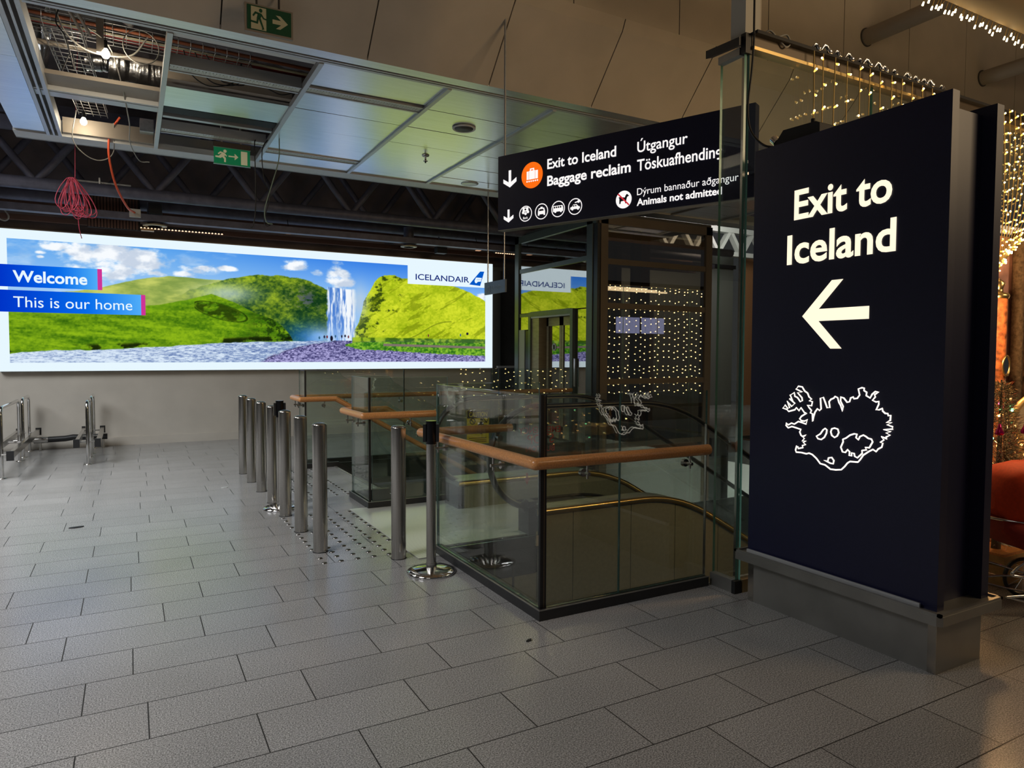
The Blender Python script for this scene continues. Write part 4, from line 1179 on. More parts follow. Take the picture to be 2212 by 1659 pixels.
for i in range(14):
    x = 3.37 + 0.4 * i
    z = incl(x - 0.1, 0.0)
    z = -0.0 if i < 2 else round(incl(x, 0.0, 4.04, 1.0) - 0.02, 3)
    b = MB(); b.box(x, x + 0.395, 5.105, 6.03, z - 0.24, z)
    finish(b, 'step', 'tread', es)
sg = MB(); sg.box(2.05, 2.93, 4.914, 4.93, -0.33, 0.0); fas = finish(sg, 'slab_fascia', 'slab_edge', es)
b = MB()
for x, z in ((2.72, -0.245), (2.55, -0.05), (2.35, -0.28), (2.15, -0.1)):
    b.lathe(0, 0, [(0.012, 0), (0.010, 0.003), (0.0001, 0.003)], 10)
    k = len(b.v) - 30
    for i in range(k, len(b.v)):
        v = b.v[i]; b.v[i] = (x + v[0], 4.914 - v[2], z + v[1])
finish(b, 'screw', 'steel', fas)
# stickers on the escalator glass
b = MB(); b.box(2.885, 3.125, 6.156, 6.160, 0.605, 0.94); cs = finish(b, 'caution_sticker', 'yellow', es)
b = MB(); b.box(2.887, 3.123, 6.1535, 6.156, 0.862, 0.938); finish(b, 'black_band', 'seal', cs)
text('lettering', 'CAUTION', (2.905, 6.153, 0.876), (1, 0, 0), 0.20, 0.045, 'yellow', cs, bold=0.02, depth=0.0005)
b = MB()
for cx in (2.945, 3.085):
    p0 = circ(cx, 0.83 if cx < 3 else 0.845, 0.028, 20)
    for i in range(20):
        a, c_ = p0[i], p0[(i + 1) % 20]
        b.tube([(a[0], 6.1545, a[1]), (c_[0], 6.1545, c_[1])], 0.004, 4, cap=False)
    b.tube([(cx - 0.02, 6.1545, 0.85), (cx + 0.02, 6.1545, 0.81)], 0.004, 4)
b.prism(circ(3.04, 0.845, 0.013, 12), (0, 6.1545, 0), (1, 0, 0), (0, 0, 1), (0, -0.001, 0))
b.prism([(3.03, 0.828), (3.05, 0.828), (3.075, 0.775), (3.068, 0.770), (3.052, 0.80), (3.052, 0.70), (3.03, 0.70), (3.03, 0.80), (2.99, 0.765), (2.985, 0.772)], (0, 6.1545, 0), (1, 0, 0), (0, 0, 1), (0, -0.001, 0))
for z in (0.66, 0.64, 0.622):
    b.box(2.905, 3.10, 6.1545, 6.156, z, z + 0.006)
finish(b, 'pictogram', 'seal', cs)
for body, x0, x1, z, cap in (('EMERGENCY', 3.222, 2.812, 0.832, 0.052), ('STOP', 3.157, 2.895, 0.745, 0.075), ('BUTTON', 3.165, 2.88, 0.675, 0.045)):
    text('stop_lettering', body, (x0, 4.992, z), (-1, 0, 0), x0 - x1, cap, 'redtext', es, bold=0.015, depth=0.001)
b = MB(); b.prism([(2.885, 0.50), (2.905, 0.50), (2.905, 0.46), (2.925, 0.46), (2.895, 0.40), (2.865, 0.46), (2.885, 0.46)], (0, 4.993, 0), (1, 0, 0), (0, 0, 1), (0, 0.001, 0)); finish(b, 'stop_arrow', 'redtext', es)

# ------------------------------------------------------------------ bollards
def bollard_at(x, y, label, proto=[]):
    if proto:
        return dup(proto[0], (x, y, 0), label)
    r = 0.0535
    t = thing('bollard', label, 'bollard', (x, y, 0), 'brushed steel bollards in front of the escalator and stair')
    b = MB(); b.cyl((x, y, 0), (x, y, 0.958), r, n=32, cap=False); b.mi = [0] * len(b.f); finish(b, 'post', 'steel', t)
    b = MB(); b.lathe(x, y, [(r, 0.955), (r, 0.960), (r * 0.92, 0.967), (r * 0.7, 0.973), (r * 0.35, 0.977), (0.0001, 0.978)], 32); finish(b, 'domed_cap', 'steel', t)
    b = MB(); b.cyl((x, y, 0), (x, y, 0.004), r + 0.004, n=32); finish(b, 'floor_ring', 'seal', t)
    proto.append(t)
    return t
names = ['first steel bollard of the row, farthest away and nearest the screen wall', 'second steel bollard of the row counted from the screen wall', 'third steel bollard of the row counted from the screen wall',
         'fourth steel bollard of the row, in the middle, counted from the screen wall', 'fifth steel bollard of the row, standing right before the far belt stanchion base', 'sixth steel bollard of the row, last but one before the viewer', 'seventh and nearest steel bollard of the row, beside the tactile studs']
for i, (x, y) in enumerate(((1.205, 9.09), (1.211, 8.46), (1.219, 7.83), (1.226, 7.19), (1.228, 6.55), (1.233, 5.91), (1.233, 5.235))):
    bollard_at(x, y, names[i])
bollard_at(1.697, 4.797, 'single steel bollard out of the row, beside the near belt stanchion')

# belt stanchions
def stanchion(x, y, ang, label, proto=[]):
    if proto:
        o = dup(proto[0], (x, y, 0), label); o.rotation_euler.z = ang
        return o
    t = thing('belt_stanchion', label, 'stanchion', (x, y, 0), 'chrome belt stanchions')
    b = MB(); b.lathe(x, y, [(0.165, 0.0), (0.168, 0.008), (0.160, 0.018), (0.135, 0.028), (0.09, 0.034), (0.045, 0.042), (0.0001, 0.043)], 48); finish(b, 'base', 'chrome', t)
    b = MB(); b.cyl((x, y, 0.03), (x, y, 0.90), 0.033, n=24); b.cyl((x, y, 0.03), (x, y, 0.07), 0.037, n=24); finish(b, 'post', 'steel', t)
    b = MB(); b.cyl((x, y, 0.885), (x, y, 1.035), 0.036, n=24); b.cyl((x, y, 1.035), (x, y, 1.042), 0.038, n=24); hd = finish(b, 'belt_head', mat('black_chrome', (0.03, 0.03, 0.034), 0.2, 0.8), t)
    for k in range(3):
        a = math.radians(-25 + 90 * k)
        d = Vector((math.cos(a), math.sin(a), 0)); s = Vector((-d.y, d.x, 0))
        b = MB(); b.obox(Vector((x, y, 0.90)) + d * 0.034 - s * 0.022, d * 0.02, s * 0.044, (0, 0, 0.12)); finish(b, 'belt_clip', 'rubber', hd)
    proto.append(t)
    return t
stanchion(1.782, 4.378, 0.0, 'chrome belt stanchion at the corner of the nearest glass balustrade')
stanchion(1.242, 6.87, 0.4, 'chrome belt stanchion standing in the row of bollards')

# ------------------------------------------------------------------ tactile studs
sb = MB(); sb.lathe(0, 0, [(0.0205, 0.0), (0.019, 0.0035), (0.013, 0.0065), (0.0001, 0.007)], 10)
stud0 = None
def stud(x, y, label, group):
    global stud0
    if stud0 is None:
        stud0 = finish(sb, 'tactile_stud', 'stud', None, (0, 0, 0))
        o = stud0
    else:
        o = stud0.copy(); COL.objects.link(o)
    o.location = (x, y, 0)
    tag(o, label, 'floor stud', group)
for i in range(6):
    for j in range(13):
        x, y = 1.185 + 0.121 * i, 4.925 + 0.127 * j
        if math.hypot(x - 1.233, y - 5.235) > 0.08 and math.hypot(x - 1.233, y - 5.91) > 0.08 and math.hypot(x - 1.697, y - 4.797) > 0.08:
            stud(x, y, 'small dark steel stud in the tactile field before the escalator', 'tactile studs before the escalator')
for i in range(6):
    for j in range(16):
        stud(1.40 + 0.121 * i, 7.27 + 0.125 * j, 'small dark steel stud in the tactile field before the stair', 'tactile studs before the stair')

# ------------------------------------------------------------------ trolley guard rails by the screen wall
def guard(x, y0, y1, label):
    t = thing('guard_rail', label, 'guard rail', (x, (y0 + y1) / 2, 0), 'bent steel guard rails on the floor by the screen wall')
    r, h, rr = 0.021, 0.835, 0.09
    pts = [(x, y0, 0)] + [(x, y0, h - rr)]
    pts += [(x, y0 + rr * (1 - math.cos(a)), h - rr + rr * math.sin(a)) for a in [math.radians(15 * k) for k in range(1, 7)]]
    pts += [(x, y1 - rr * (1 - math.cos(a)), h - rr + rr * math.sin(a)) for a in [math.radians(90 - 15 * k) for k in range(0, 7)]]
    pts += [(x, y1, 0)]
    b = MB(); b.tube(pts, r, 14, up=(1, 0, 0)); finish(b, 'hoop', 'chrome', t)
    for y in (y0, y1):
        b = MB(); b.lathe(x, y, [(0.05, 0), (0.05, 0.006), (0.024, 0.012)], 20); finish(b, 'floor_flange', 'steel', t)
    return t
guard(-1.355, 10.03, 11.55, 'long steel hoop guard rail nearest the left edge')
guard(-1.355, 11.92, 12.62, 'short steel hoop guard rail against the wall on the left')
guard(-0.52, 10.80, 11.54, 'free standing steel hoop guard rail below the welcome banners')
guard(-0.52, 11.93, 12.62, 'steel hoop guard rail hidden behind another one below the welcome banners')
def bumper(x, y0, y1, sx_, label):
    t = thing('bumper_bar', label, 'bumper bar', (x, (y0 + y1) / 2, 0.3), 'square bumper bars along the guard rails')
    b = MB(); b.box(x - 0.022, x + 0.022, y0, y1, 0.262, 0.338); finish(b, 'bar', 'steel', t)
    for y in (y0 - 0.03, y1):
        b = MB(); b.box(x - 0.036, x + 0.036, y, y + 0.03, 0.245, 0.355); finish(b, 'end_cap', 'rubber', t)
    for y in (y0 + 0.12, y1 - 0.12, (y0 + y1) / 2):
        b = MB(); b.cyl((x, y, 0.3), (x + sx_ * 0.10, y, 0.3), 0.010, n=8); finish(b, 'stub', 'steel', t)
bumper(-1.235, 9.76, 12.55, -1, 'long square bumper bar with black ends on the left guard rails')
bumper(-1.475, 9.9, 12.55, 1, 'square bumper bar on the outer side of the left guard rails')
bumper(-0.64, 10.68, 12.5, 1, 'square bumper bar on the left side of the guard rails below the banners')
bumper(-0.40, 10.68, 12.5, -1, 'square bumper bar on the right side of the guard rails below the banners')
t = thing('floor_pipe', 'black wrapped pipe lying low along the wall between the guard rails', 'pipe', (-0.9, 12.6, 0.17))
b = MB(); b.tube([(-1.12, 12.60, 0.165), (-0.9, 12.60, 0.17), (-0.8, 12.60, 0.185), (-0.7, 12.60, 0.18), (-0.34, 12.60, 0.175)], 0.045, 12); finish(b, 'foam_wrap', 'rubber', t)
b = MB(); b.cyl((-1.30, 12.60, 0.165), (-1.12, 12.60, 0.165), 0.05, n=14); finish(b, 'pipe_end', 'steel', t)
b = MB(); b.cyl((-9, 12.60, 0.165), (-1.30, 12.60, 0.165), 0.03, n=12); b.cyl((-1.22, 12.60, 0.0), (-1.22, 12.60, 0.165), 0.02, n=10); b.cyl((-0.40, 12.60, 0.0), (-0.40, 12.60, 0.175), 0.02, n=10); finish(b, 'pipe', 'steel', t)

# litter and scuffs on the floor
def leaf(x, y, L, W, rot, label, m):
    b = MB(); b.prism([(L * math.cos(a) * (1 + 0.15 * math.sin(3 * a)), W * math.sin(a)) for a in [2 * math.pi * k / 14 for k in range(14)]], (x, y, 0.0005), (math.cos(rot), math.sin(rot), 0), (-math.sin(rot), math.cos(rot), 0), (0, 0, 0.006))
    tag(finish(b, 'litter_scrap', m, None, (x, y, 0)), label, 'litter')
leaf(-0.43, 6.93, 0.055, 0.022, 0.2, 'dark shrivelled scrap lying on the tiles in front of the guard rails', 'cable_blk')
leaf(0.89, 8.22, 0.035, 0.012, 0.1, 'pale paper scrap lying on the tiles beside the second bollard', 'white_trim')
leaf(1.80, 3.075, 0.02, 0.008, 0.4, 'tiny dark crumb on the tiles before the corner of the nearest balustrade', 'cable_blk')

# ------------------------------------------------------------------ glass wall with the light curtain
gw = thing('glass_wall', 'tall frameless glass wall with a steel base and dark head beam behind the pylon sign', 'glass wall', (3.32, 3.09, 0))
b = MB(); b.pane((3.312, 3.095, 0.075), (0, 0.195, 0), (0, 0, 3.26), (0.02, 0, 0)); finish(b, 'glass_pane', ['glass', 'glass_edge_bright'], gw)
x = 3.345
while x < 16:
    b = MB(); b.pane((x, 3.085, 0.075), (1.19, 0, 0), (0, 0, 3.29), (0, 0.02, 0)); finish(b, 'glass_pane', ['glass', 'glass_edge_bright'], gw)
    x += 1.2
b = MB(); b.box(3.29, 3.338, 3.10, 3.29, 0.0, 0.082); finish(b, 'base_channel', 'steel_dull', gw)
b = MB(); b.box(3.35, 16, 3.07, 3.12, 0.0, 0.082); finish(b, 'base_channel', mat('brass_channel', (0.4, 0.3, 0.16), 0.4, 0.8), gw)
b = MB(); b.box(3.285, 3.34, 3.07, 3.10, 0.0, 0.08); finish(b, 'base_gap', 'seal', gw)
b = MB(); b.box(3.35, 16, 3.06, 3.13, 3.355, 3.375); b.box(3.35, 16, 3.07, 3.12, 3.375, 3.44, 1); b.box(3.35, 16, 3.03, 3.16, 3.44, 3.46, 2); finish(b, 'head_beam', ['brass', 'lift_brown', 'black'], gw)
b = MB(); b.box(3.295, 3.338, 3.12, 3.295, 3.33, 3.375); finish(b, 'head_channel', 'steel_dull', gw)
b = MB(); b.box(3.30, 3.352, 3.075, 3.115, 3.33, 3.45); finish(b, 'corner_cap', 'seal', gw)
b = MB(); b.box(3.325, 3.338, 3.10, 3.125, 0.08, 3.36); finish(b, 'corner_profile', 'steel', gw)
t = tag(finish(MB().obox((3.27, 3.10, 3.375), (0.06, 0.0, 0.02), (0.02, 0.30, 0.03), (0, 0, 0.05)), 'tape_wrap', 'tape', None, (3.29, 3.2, 3.375)), 'black plastic wrapped over the top of the short glass pane', 'plastic wrap')
b = MB(); b.box(3.385, 3.51, 3.16, 3.28, 3.46, 7.5); b.box(3.515, 3.545, 3.18, 3.26, 3.46, 7.5, 1)
tag(finish(b, 'ceiling_post', ['post', 'upper'], None, (3.45, 3.22, 3.46)), 'pale square post standing on the head beam above the tall glass pane', 'post')
cable('cable', [(3.46, 3.10, 3.47), (3.50, 3.07, 3.50), (3.56, 3.06, 3.46), (3.62, 3.05, 3.42), (3.66, 3.05, 3.45), (3.64, 3.06, 3.50), (3.58, 3.07, 3.48)], 0.006, 'cable_gry', 'loose pale cable end lying on the head beam above the glass wall')

# fairy light strings: every string is a thing, wire with its lights
LEDM = MB(); LEDM.cyl((0, 0, 0), (0.020, 0, 0.006), 0.0045, 0.0075, 6); LEDM.ball((0.022, 0, 0.007), 0.0068, 6, 1)
led_mesh = None
FARB = MB(); FARB.ball((0, 0, 0), 0.013, 6)
def string_near(pts, spacing, label, group, m='fairy', scale=1.0, r=0.0042):
    global led_mesh
    P = smooth_path(pts, 6)
    b = MB(); b.tube(P, r, 5)
    t = finish(b, 'fairy_light_string', 'wire', None, pts[0])
    tag(t, label, 'light string', group)
    acc, nxt = 0.0, RND.uniform(0.02, spacing)
    for a, c_ in zip(P[:-1], P[1:]):
        L = (c_ - a).length
        while nxt <= acc + L:
            p = a + (c_ - a) * ((nxt - acc) / L)
            if led_mesh is None:
                o = finish(LEDM, 'bulb', [m, 'fairy_tip'], t)
                led_mesh = o.data
                led_mesh.transform(Matrix.Translation(ORG[t.name]))
            else:
                o = bpy.data.objects.new('bulb', led_mesh); COL.objects.link(o); o.parent = t
            o.location = p - Vector(pts[0])
            o.rotation_euler = (0, RND.uniform(-0.5, 0.6), RND.uniform(-2.9, 0.2))
            o.scale = (scale,) * 3
            nxt += spacing * RND.uniform(0.75, 1.25)
        acc += L
    return t
ORD = ['first', 'second', 'third', 'fourth', 'fifth', 'sixth', 'seventh', 'eighth', 'ninth', 'tenth', 'eleventh', 'twelfth', 'thirteenth']
xs_near = [3.86, 3.95, 4.07, 4.19, 4.32, 4.43, 4.54, 4.67, 4.79, 4.91, 5.03, 5.15]
for i, x in enumerate(xs_near):
    j = RND.uniform(-0.012, 0.012)
    string_near([(x, 3.03, 3.44), (x + j, 3.03, 3.0), (x - j, 3.03, 2.4), (x + j, 3.03, 1.6), (x, 3.03, 0.5)], 0.15, '%s fairy light string from the tall glass pane, hanging on the glass wall' % ORD[i], 'fairy light strings on the glass wall')
# crumpled foil clips along the beam
for i in range(14):
    x = 3.88 + i * 0.105
    x += RND.uniform(-0.025, 0.025); q = RND.uniform(0.6, 1.25)
    b = MB(); b.tube([(x - 0.03 * q, 3.05, 3.455), (x - 0.02 * q, 3.03, 3.455 + 0.03 * q), (x + 0.02, 3.04, 3.46 + 0.032 * q), (x + 0.015 * q, 3.02, 3.46), (x + 0.04 * q, 3.03, 3.465)], 0.007 * q, 5, ry=0.016)
    tag(finish(b, 'foil_clip', 'foil', None, (x, 3.04, 3.45)), 'small crumpled foil clip on the head beam of the glass wall', 'clip', 'foil clips along the head beam')
# strings gathered into a swag beside the sign
for i in range(13):
    x = 6.02 + 0.085 * i
    gz = 2.14 + 0.010 * i
    gx = 5.90 + 0.012 * i
    string_near([(x, 2.98, 3.44), (x - 0.15 * (x - gx), 2.95, 3.05), (gx + 0.55 * (x - gx), 2.93, 2.6), (gx + 0.12 * (x - gx), 2.92, gz + 0.12), (gx - 0.03, 2.92, gz)], 0.085, '%s fairy light string from the sign edge, gathered into a slanting swag' % ORD[i], 'fairy light strings gathered into a swag')
# strings farther along the glass wall, seen mostly as points mirrored in the lift glass
far_proto = None
for i in range(44):
    x = 7.3 + 0.175 * i + RND.uniform(-0.04, 0.04)
    if far_proto is None:
        b = MB(); b.tube([(0, 0, 3.40), (0.01, 0, 2.2), (0, 0, 0.25)], 0.0025, 4)
        far_proto = finish(b, 'fairy_light_string', 'wire', None, (0, 0, 0))
        b = MB()
        for k in range(17):
            b.ball((RND.uniform(-0.03, 0.03), 0, 3.36 - 0.185 * k + RND.uniform(-0.06, 0.06)), 0.0135, 6)
        bulbs_far = finish(b, 'bulbs', 'fairy_far', far_proto)
        bulbs_far['kind'] = 'stuff'
        o = far_proto
    else:
        o = far_proto.copy(); COL.objects.link(o)
        c_ = bulbs_far.copy(); COL.objects.link(c_); c_.parent = o
        c_.location = (RND.uniform(-0.02, 0.02), 0, RND.uniform(-0.09, 0.09))
    o.location = (x, 3.03, 0)
    tag(o, 'fairy light string farther along the glass wall beyond the swag', 'light string', 'fairy light strings farther along the glass wall')

# beam with a short fringe of lights, top right, and two tubes on the upper wall
t = thing('light_fringe_beam', 'boxed beam with a glowing fringe of fairy lights below the hall ceiling', 'beam', (9, 3.3, 4.5))
b = MB(); b.box(4.6, 17, 3.10, 3.52, 4.52, 4.86); finish(b, 'boxed_beam', mat('ochre_beam', (0.40, 0.28, 0.15), 0.6), t)
b = MB(); b.box(4.6, 17, 2.98, 3.10, 4.80, 5.0); finish(b, 'upper_rail', mat('dusky_rail', (0.22, 0.12, 0.09), 0.6), t)
for i in range(46):
    x = 5.9 + i * 0.052 + RND.uniform(-0.02, 0.02)
    L = RND.uniform(0.03, 0.10)
    b = MB(); b.cyl((x, 3.53, 4.53), (x - 0.03, 3.535, 4.53 - L), 0.004, 0.003, 5); b.cyl((x - 0.03, 3.535, 4.53 - L), (x - 0.045, 3.535, 4.53 - L - 0.03), 0.006, 0.009, 6, 1)
    finish(b, 'fringe_light', ['wire', 'fairy_tip'], t)
for x, lab in ((8.02, 'thick beige tube sticking out of the upper wall above the pylon sign'), (10.62, 'thick beige tube sticking out of the upper wall near the right edge')):
    t = thing('wall_tube', lab, 'tube', (x, 5.55, 5.41), 'beige tubes on the upper wall')
    b = MB(); b.cyl((x, 5.55, 5.41), (x, 1.2, 5.41), 0.098, n=28); finish(b, 'tube', 'beige_duct', t)
    b = MB(); b.lathe(0, 0, [(0.098, 0), (0.112, 0.0), (0.112, 0.012), (0.098, 0.012)], 28)
    b.v = [(x + v[0], 5.548 - v[2], 5.41 + v[1]) for v in b.v]; finish(b, 'wall_collar', 'joint', t)

# ------------------------------------------------------------------ glass lift
lf = thing('glass_lift', 'glass lift shaft with steel frame beside the screen, mirroring the landscape', 'lift', (7.8, 10.4, 0))
LX0, LX1, LY0, LY1, LZ = 6.56, 9.0, 9.1, 11.76, 3.72
def lpart(boxes, name, m):
    b = MB()
    for q in boxes: b.box(*q)
    return finish(b, name, m, lf)
lpart([(LX0 - 0.02, LX0 + 0.10, LY0 - 0.02, LY0 + 0.14, -4.5, LZ)], 'corner_post', 'rubber')
lpart([(LX0 - 0.035, LX0 + 0.0, LY0 + 0.10, LY0 + 0.26, -0.3, LZ)], 'frame_post', 'lift_frame')
lpart([(LX0 + 0.04, LX0 + 0.18, LY0 - 0.035, LY0, -4.5, LZ)], 'frame_post', 'lift_brown')
lpart([(LX0 - 0.035, LX0 + 0.10, LY1 - 0.14, LY1, -0.3, LZ)], 'frame_post', 'lift_frame')
lpart([(LX1 - 0.14, LX1, LY0 - 0.035, LY0 + 0.10, -4.5, LZ)], 'frame_post', 'lift_brown')
lpart([(LX1 - 0.12, LX1, LY1 - 0.12, LY1, -4.5, LZ)], 'frame_post', 'lift_dark')
lpart([(LX0 - 0.035, LX0 + 0.08, LY0, LY1, LZ - 0.13, LZ)], 'top_beam', 'lift_frame')
lpart([(LX0 + 0.02, LX0 + 0.10, LY0 + 0.2, LY1 - 0.2, LZ - 0.34, LZ - 0.25)], 'inner_tube', mat('pale_green_steel', (0.22, 0.30, 0.27), 0.3, 0.4))
lpart([(LX0, LX1, LY0 - 0.035, LY0 + 0.08, LZ - 0.14, LZ)], 'top_beam', 'lift_brown')
lpart([(LX0, LX1, LY0, LY1, LZ, LZ + 0.05)], 'roof', 'lift_dark')
for z in (2.99, 2.28, 1.05, 0.0):
    lpart([(LX0 + 0.16, LX1 - 0.12, LY0 - 0.025, LY0 + 0.05, z - 0.045, z + 0.045)], 'transom', 'lift_brown')
lpart([(LX0 - 0.02, LX0 + 0.05, LY0 + 0.2, LY1 - 0.1, 3.02, 3.10)], 'transom', 'lift_frame')
lpart([(LX0 - 0.015, LX0 + 0.04, 11.20, LY1 - 0.1, 2.19, 2.25)], 'transom', 'lift_frame')
def lglass(o, a, u, th, m):
    b = MB(); b.pane(o, a, u, th); return finish(b, 'glass_pane', [m, 'glass_edge'], lf)
lglass((LX0 - 0.004, LY0 + 0.2, 2.26), (0, LY1 - LY0 - 0.3, 0), (0, 0, LZ - 0.13 - 2.26), (0.012, 0, 0), 'glass_lift')
lglass((LX0 - 0.004, LY0 + 0.2, 0.02), (0, 0.46, 0), (0, 0, 2.22), (0.012, 0, 0), 'glass_lift')
lglass((LX0 - 0.004, 11.22, 1.95), (0, 0.42, 0), (0, 0, 0.26), (0.012, 0, 0), 'glass_lift')
lglass((LX0 + 0.16, LY0 - 0.01, -2.0), (LX1 - LX0 - 0.28, 0, 0), (0, 0, LZ - 0.13 + 2.0), (0, 0.012, 0), 'glass_tint')
# landing door
lpart([(LX0 - 0.06, LX0 + 0.06, 9.72, 9.80, 0.0, 2.26), (LX0 - 0.06, LX0 + 0.06, 11.12, 11.20, 0.0, 2.26), (LX0 - 0.06, LX0 + 0.06, 9.80, 11.12, 2.18, 2.27)], 'door_portal', 'lift_frame')
lpart([(LX0 - 0.03, LX0 + 0.16, 10.86, 11.12, 0.0, 2.18)], 'door_jamb', 'lift_col')
lpart([(LX0 - 0.05, LX0 + 0.02, 9.80, 11.12, 2.15, 2.18)], 'door_head', 'white_trim')
for y0, y1 in ((9.80, 10.30), (10.31, 10.80)):
    d = MB(); x = LX0 + 0.10
    d.box(x, x + 0.04, y0, y0 + 0.06, 0.0, 2.15); d.box(x, x + 0.04, y1 - 0.06, y1, 0, 2.15); d.box(x, x + 0.04, y0, y1, 2.0, 2.15); d.box(x, x + 0.04, y0, y1, 0, 0.22)
    door = finish(d, 'sliding_door', 'lift_col', lf)
    b = MB(); b.pane((x + 0.015, y0 + 0.06, 0.22), (0, y1 - y0 - 0.12, 0), (0, 0, 1.78), (0.008, 0, 0)); finish(b, 'door_glass', ['glass_lift', 'glass_edge'], door)
    if y0 > 10.3:
        b = MB(); b.prism(circ(10.56, 1.62, 0.07, 24), (x + 0.012, 0, 0), (0, 1, 0), (0, 0, 1), (-0.003, 0, 0)); stk = finish(b, 'round_sticker', 'white_trim', door)
        b = MB(); b.box(x + 0.006, x + 0.009, 10.535, 10.585, 1.58, 1.66); finish(b, 'sticker_mark', 'seal', stk)
lpart([(LX0 - 0.045, LX0 - 0.01, 9.66, 9.72, 0.95, 1.42)], 'call_panel', 'steel')
lpart([(LX0 - 0.02, LX0 + 0.03, 11.40, 11.66, 0.0, 1.95)], 'side_panel', 'post')
lpart([(LX0 - 0.01, LX0 + 0.03, 11.22, 11.38, 0.0, 1.93)], 'door_gear', 'rubber')
# shaft steelwork and car
for x, y in ((7.36, 10.9), (8.75, 10.9)):
    lpart([(x - 0.06, x + 0.06, y - 0.06, y + 0.06, -4.5, LZ)], 'guide_rail', 'lift_dark')
lpart([(7.30, 7.42, 10.55, 10.65, -2.0, 3.3)], 'guide_column', 'lift_col')
lpart([(8.22, 8.40, 9.9, 10.0, -2.0, 2.3)], 'pale_column', mat('striped_pale_column', (0.52, 0.46, 0.34), 0.5, 0, 0.5, 0.3, 3, (1, 1, 12)))  # column in a pale banded colour
lpart([(7.85, 8.05, 9.6, 9.8, -4.5, LZ)], 'shaft_column', 'lift_brown')
for z in (3.25, 2.42, 0.25):
    lpart([(LX0 + 0.2, LX1 - 0.1, 10.85, 10.95, z - 0.05, z + 0.05)], 'cross_beam', 'lift_dark')
lpart([(6.9, 7.2, 10.3, 10.34, 2.5, 2.72), (7.5, 7.85, 10.3, 10.34, 2.42, 2.72), (8.2, 8.6, 10.3, 10.34, 2.45, 2.68)], 'machine_panel', 'lift_col')
lpart([(LX0 + 0.1, LX1, LY1 - 0.03, LY1, -4.5, LZ)], 'back_wall', 'lift_dark')
b = MB(); b.tube([(6.62, 9.3, 3.3), (6.66, 9.35, 2.6), (6.64, 9.3, 2.4), (6.7, 9.45, 2.5), (6.63, 9.35, 2.2)], 0.012, 6); finish(b, 'loose_cable', 'cable_blk', lf)

# white lattice girder in the far hall
t = thing('lattice_girder', 'white lattice roof girder far behind the tall glass pane', 'girder', (14, 14.2, 4.3))
b = MB(); b.box(11.5, 17, 14.1, 14.3, 4.88, 5.02); finish(b, 'top_chord', 'white_trim', t)
b = MB(); b.box(11.5, 17, 14.1, 14.3, 4.24, 4.36); finish(b, 'bottom_chord', 'white_trim', t)
for i in range(6):
    x = 11.6 + 0.9 * i
    for a, c_ in ((x, x + 0.4), (x + 0.85, x + 0.45)):
        b = MB(); b.obox((a - 0.06, 14.12, 4.33), (0.12, 0, 0), (0, 0.16, 0), (c_ - a, 0, 0.58)); finish(b, 'web_member', 'white_trim', t)
for x in (11.7, 14.2, 16.8):
    finish(MB().box(x - 0.03, x + 0.03, 14.17, 14.23, 5.0, 5.62), 'hanger', 'white_trim', t)

# ------------------------------------------------------------------ open ceiling: ducts, trays, cables, bare lamps
def foil_duct(pts, r, label, group='foil wrapped ducts in the open ceiling'):
    P = smooth_path(pts, 14)
    b = MB(); n = 22
    rr = random.Random(len(label))
    vs = []
    for i, p in enumerate(P):
        a_ = P[max(i - 1, 0)]; c_ = P[min(i + 1, len(P) - 1)]
        tdir = (c_ - a_).normalized()
        u = tdir.cross(Vector((0, 0, 1))).normalized(); w_ = u.cross(tdir)
        rad = r * (1 + 0.025 * math.sin(i * 0.45))
        for j in range(n):
            a = 2 * math.pi * j / n
            q = rad * (1 + rr.uniform(-0.05, 0.05))
            vs.append(p + u * math.cos(a) * q + w_ * math.sin(a) * q * 0.9)
    fs = [(i * n + j, i * n + (j + 1) % n, (i + 1) * n + (j + 1) % n, (i + 1) * n + j) for i in range(len(P) - 1) for j in range(n)]
    fs = [f[::-1] for f in fs]
    b.add(vs, fs, 0, True)
    return tag(finish(b, 'foil_duct', 'foil', None, pts[0]), label, 'duct', group)
foil_duct([(-0.14, 8.55, 4.54), (0.10, 8.56, 4.52), (0.35, 8.56, 4.50), (0.75, 8.52, 4.52), (1.15, 8.52, 4.54), (1.9, 8.54, 4.54)], 0.31, 'long crinkled foil duct crossing above the panel with the exit sign')
foil_duct([(-1.4, 8.2, 4.62), (-1.1, 8.2, 4.60), (-0.85, 8.22, 4.58), (-0.66, 8.22, 4.56)], 0.33, 'fat crinkled foil duct end at the left edge of the open bay')
foil_duct([(0.27, 8.6, 4.42), (0.27, 8.66, 4.36), (0.27, 8.68, 4.24)], 0.085, 'short foil spout pointing down from the long duct')
foil_duct([(-0.36, 8.5, 4.50), (-0.28, 8.5, 4.51), (-0.16, 8.5, 4.52)], 0.11, 'small bright foil stub between the wire trays')
def tray(o, a, wdir, length, width, label, step=0.11):
    o, a, wdir = Vector(o), Vector(a).normalized(), Vector(wdir).normalized()
    t = thing('cable_tray', label, 'cable tray', o, 'wire cable trays in the open ceiling')
    b = MB()
    for k in range(5):
        p = o + wdir * (width * k / 4); b.cyl(p, p + a * length, 0.004, n=5)
    for s in (0, width):
        p = o + wdir * s + Vector((0, 0, 0.07)); b.cyl(p, p + a * length, 0.004, n=5)
    finish(b, 'long_wires', 'galv', t)
    b = MB()
    for k in range(int(length / step) + 1):
        p = o + a * (k * step)
        b.tube([p + Vector((0, 0, 0.07)), p, p + wdir * width, p + wdir * width + Vector((0, 0, 0.07))], 0.004, 5)
    finish(b, 'cross_wires', 'galv', t)
tray((-0.64, 7.45, 4.36), (0.06, 1, 0), (1, 0, 0), 2.5, 0.30, 'wire cable tray running away over the open bay')
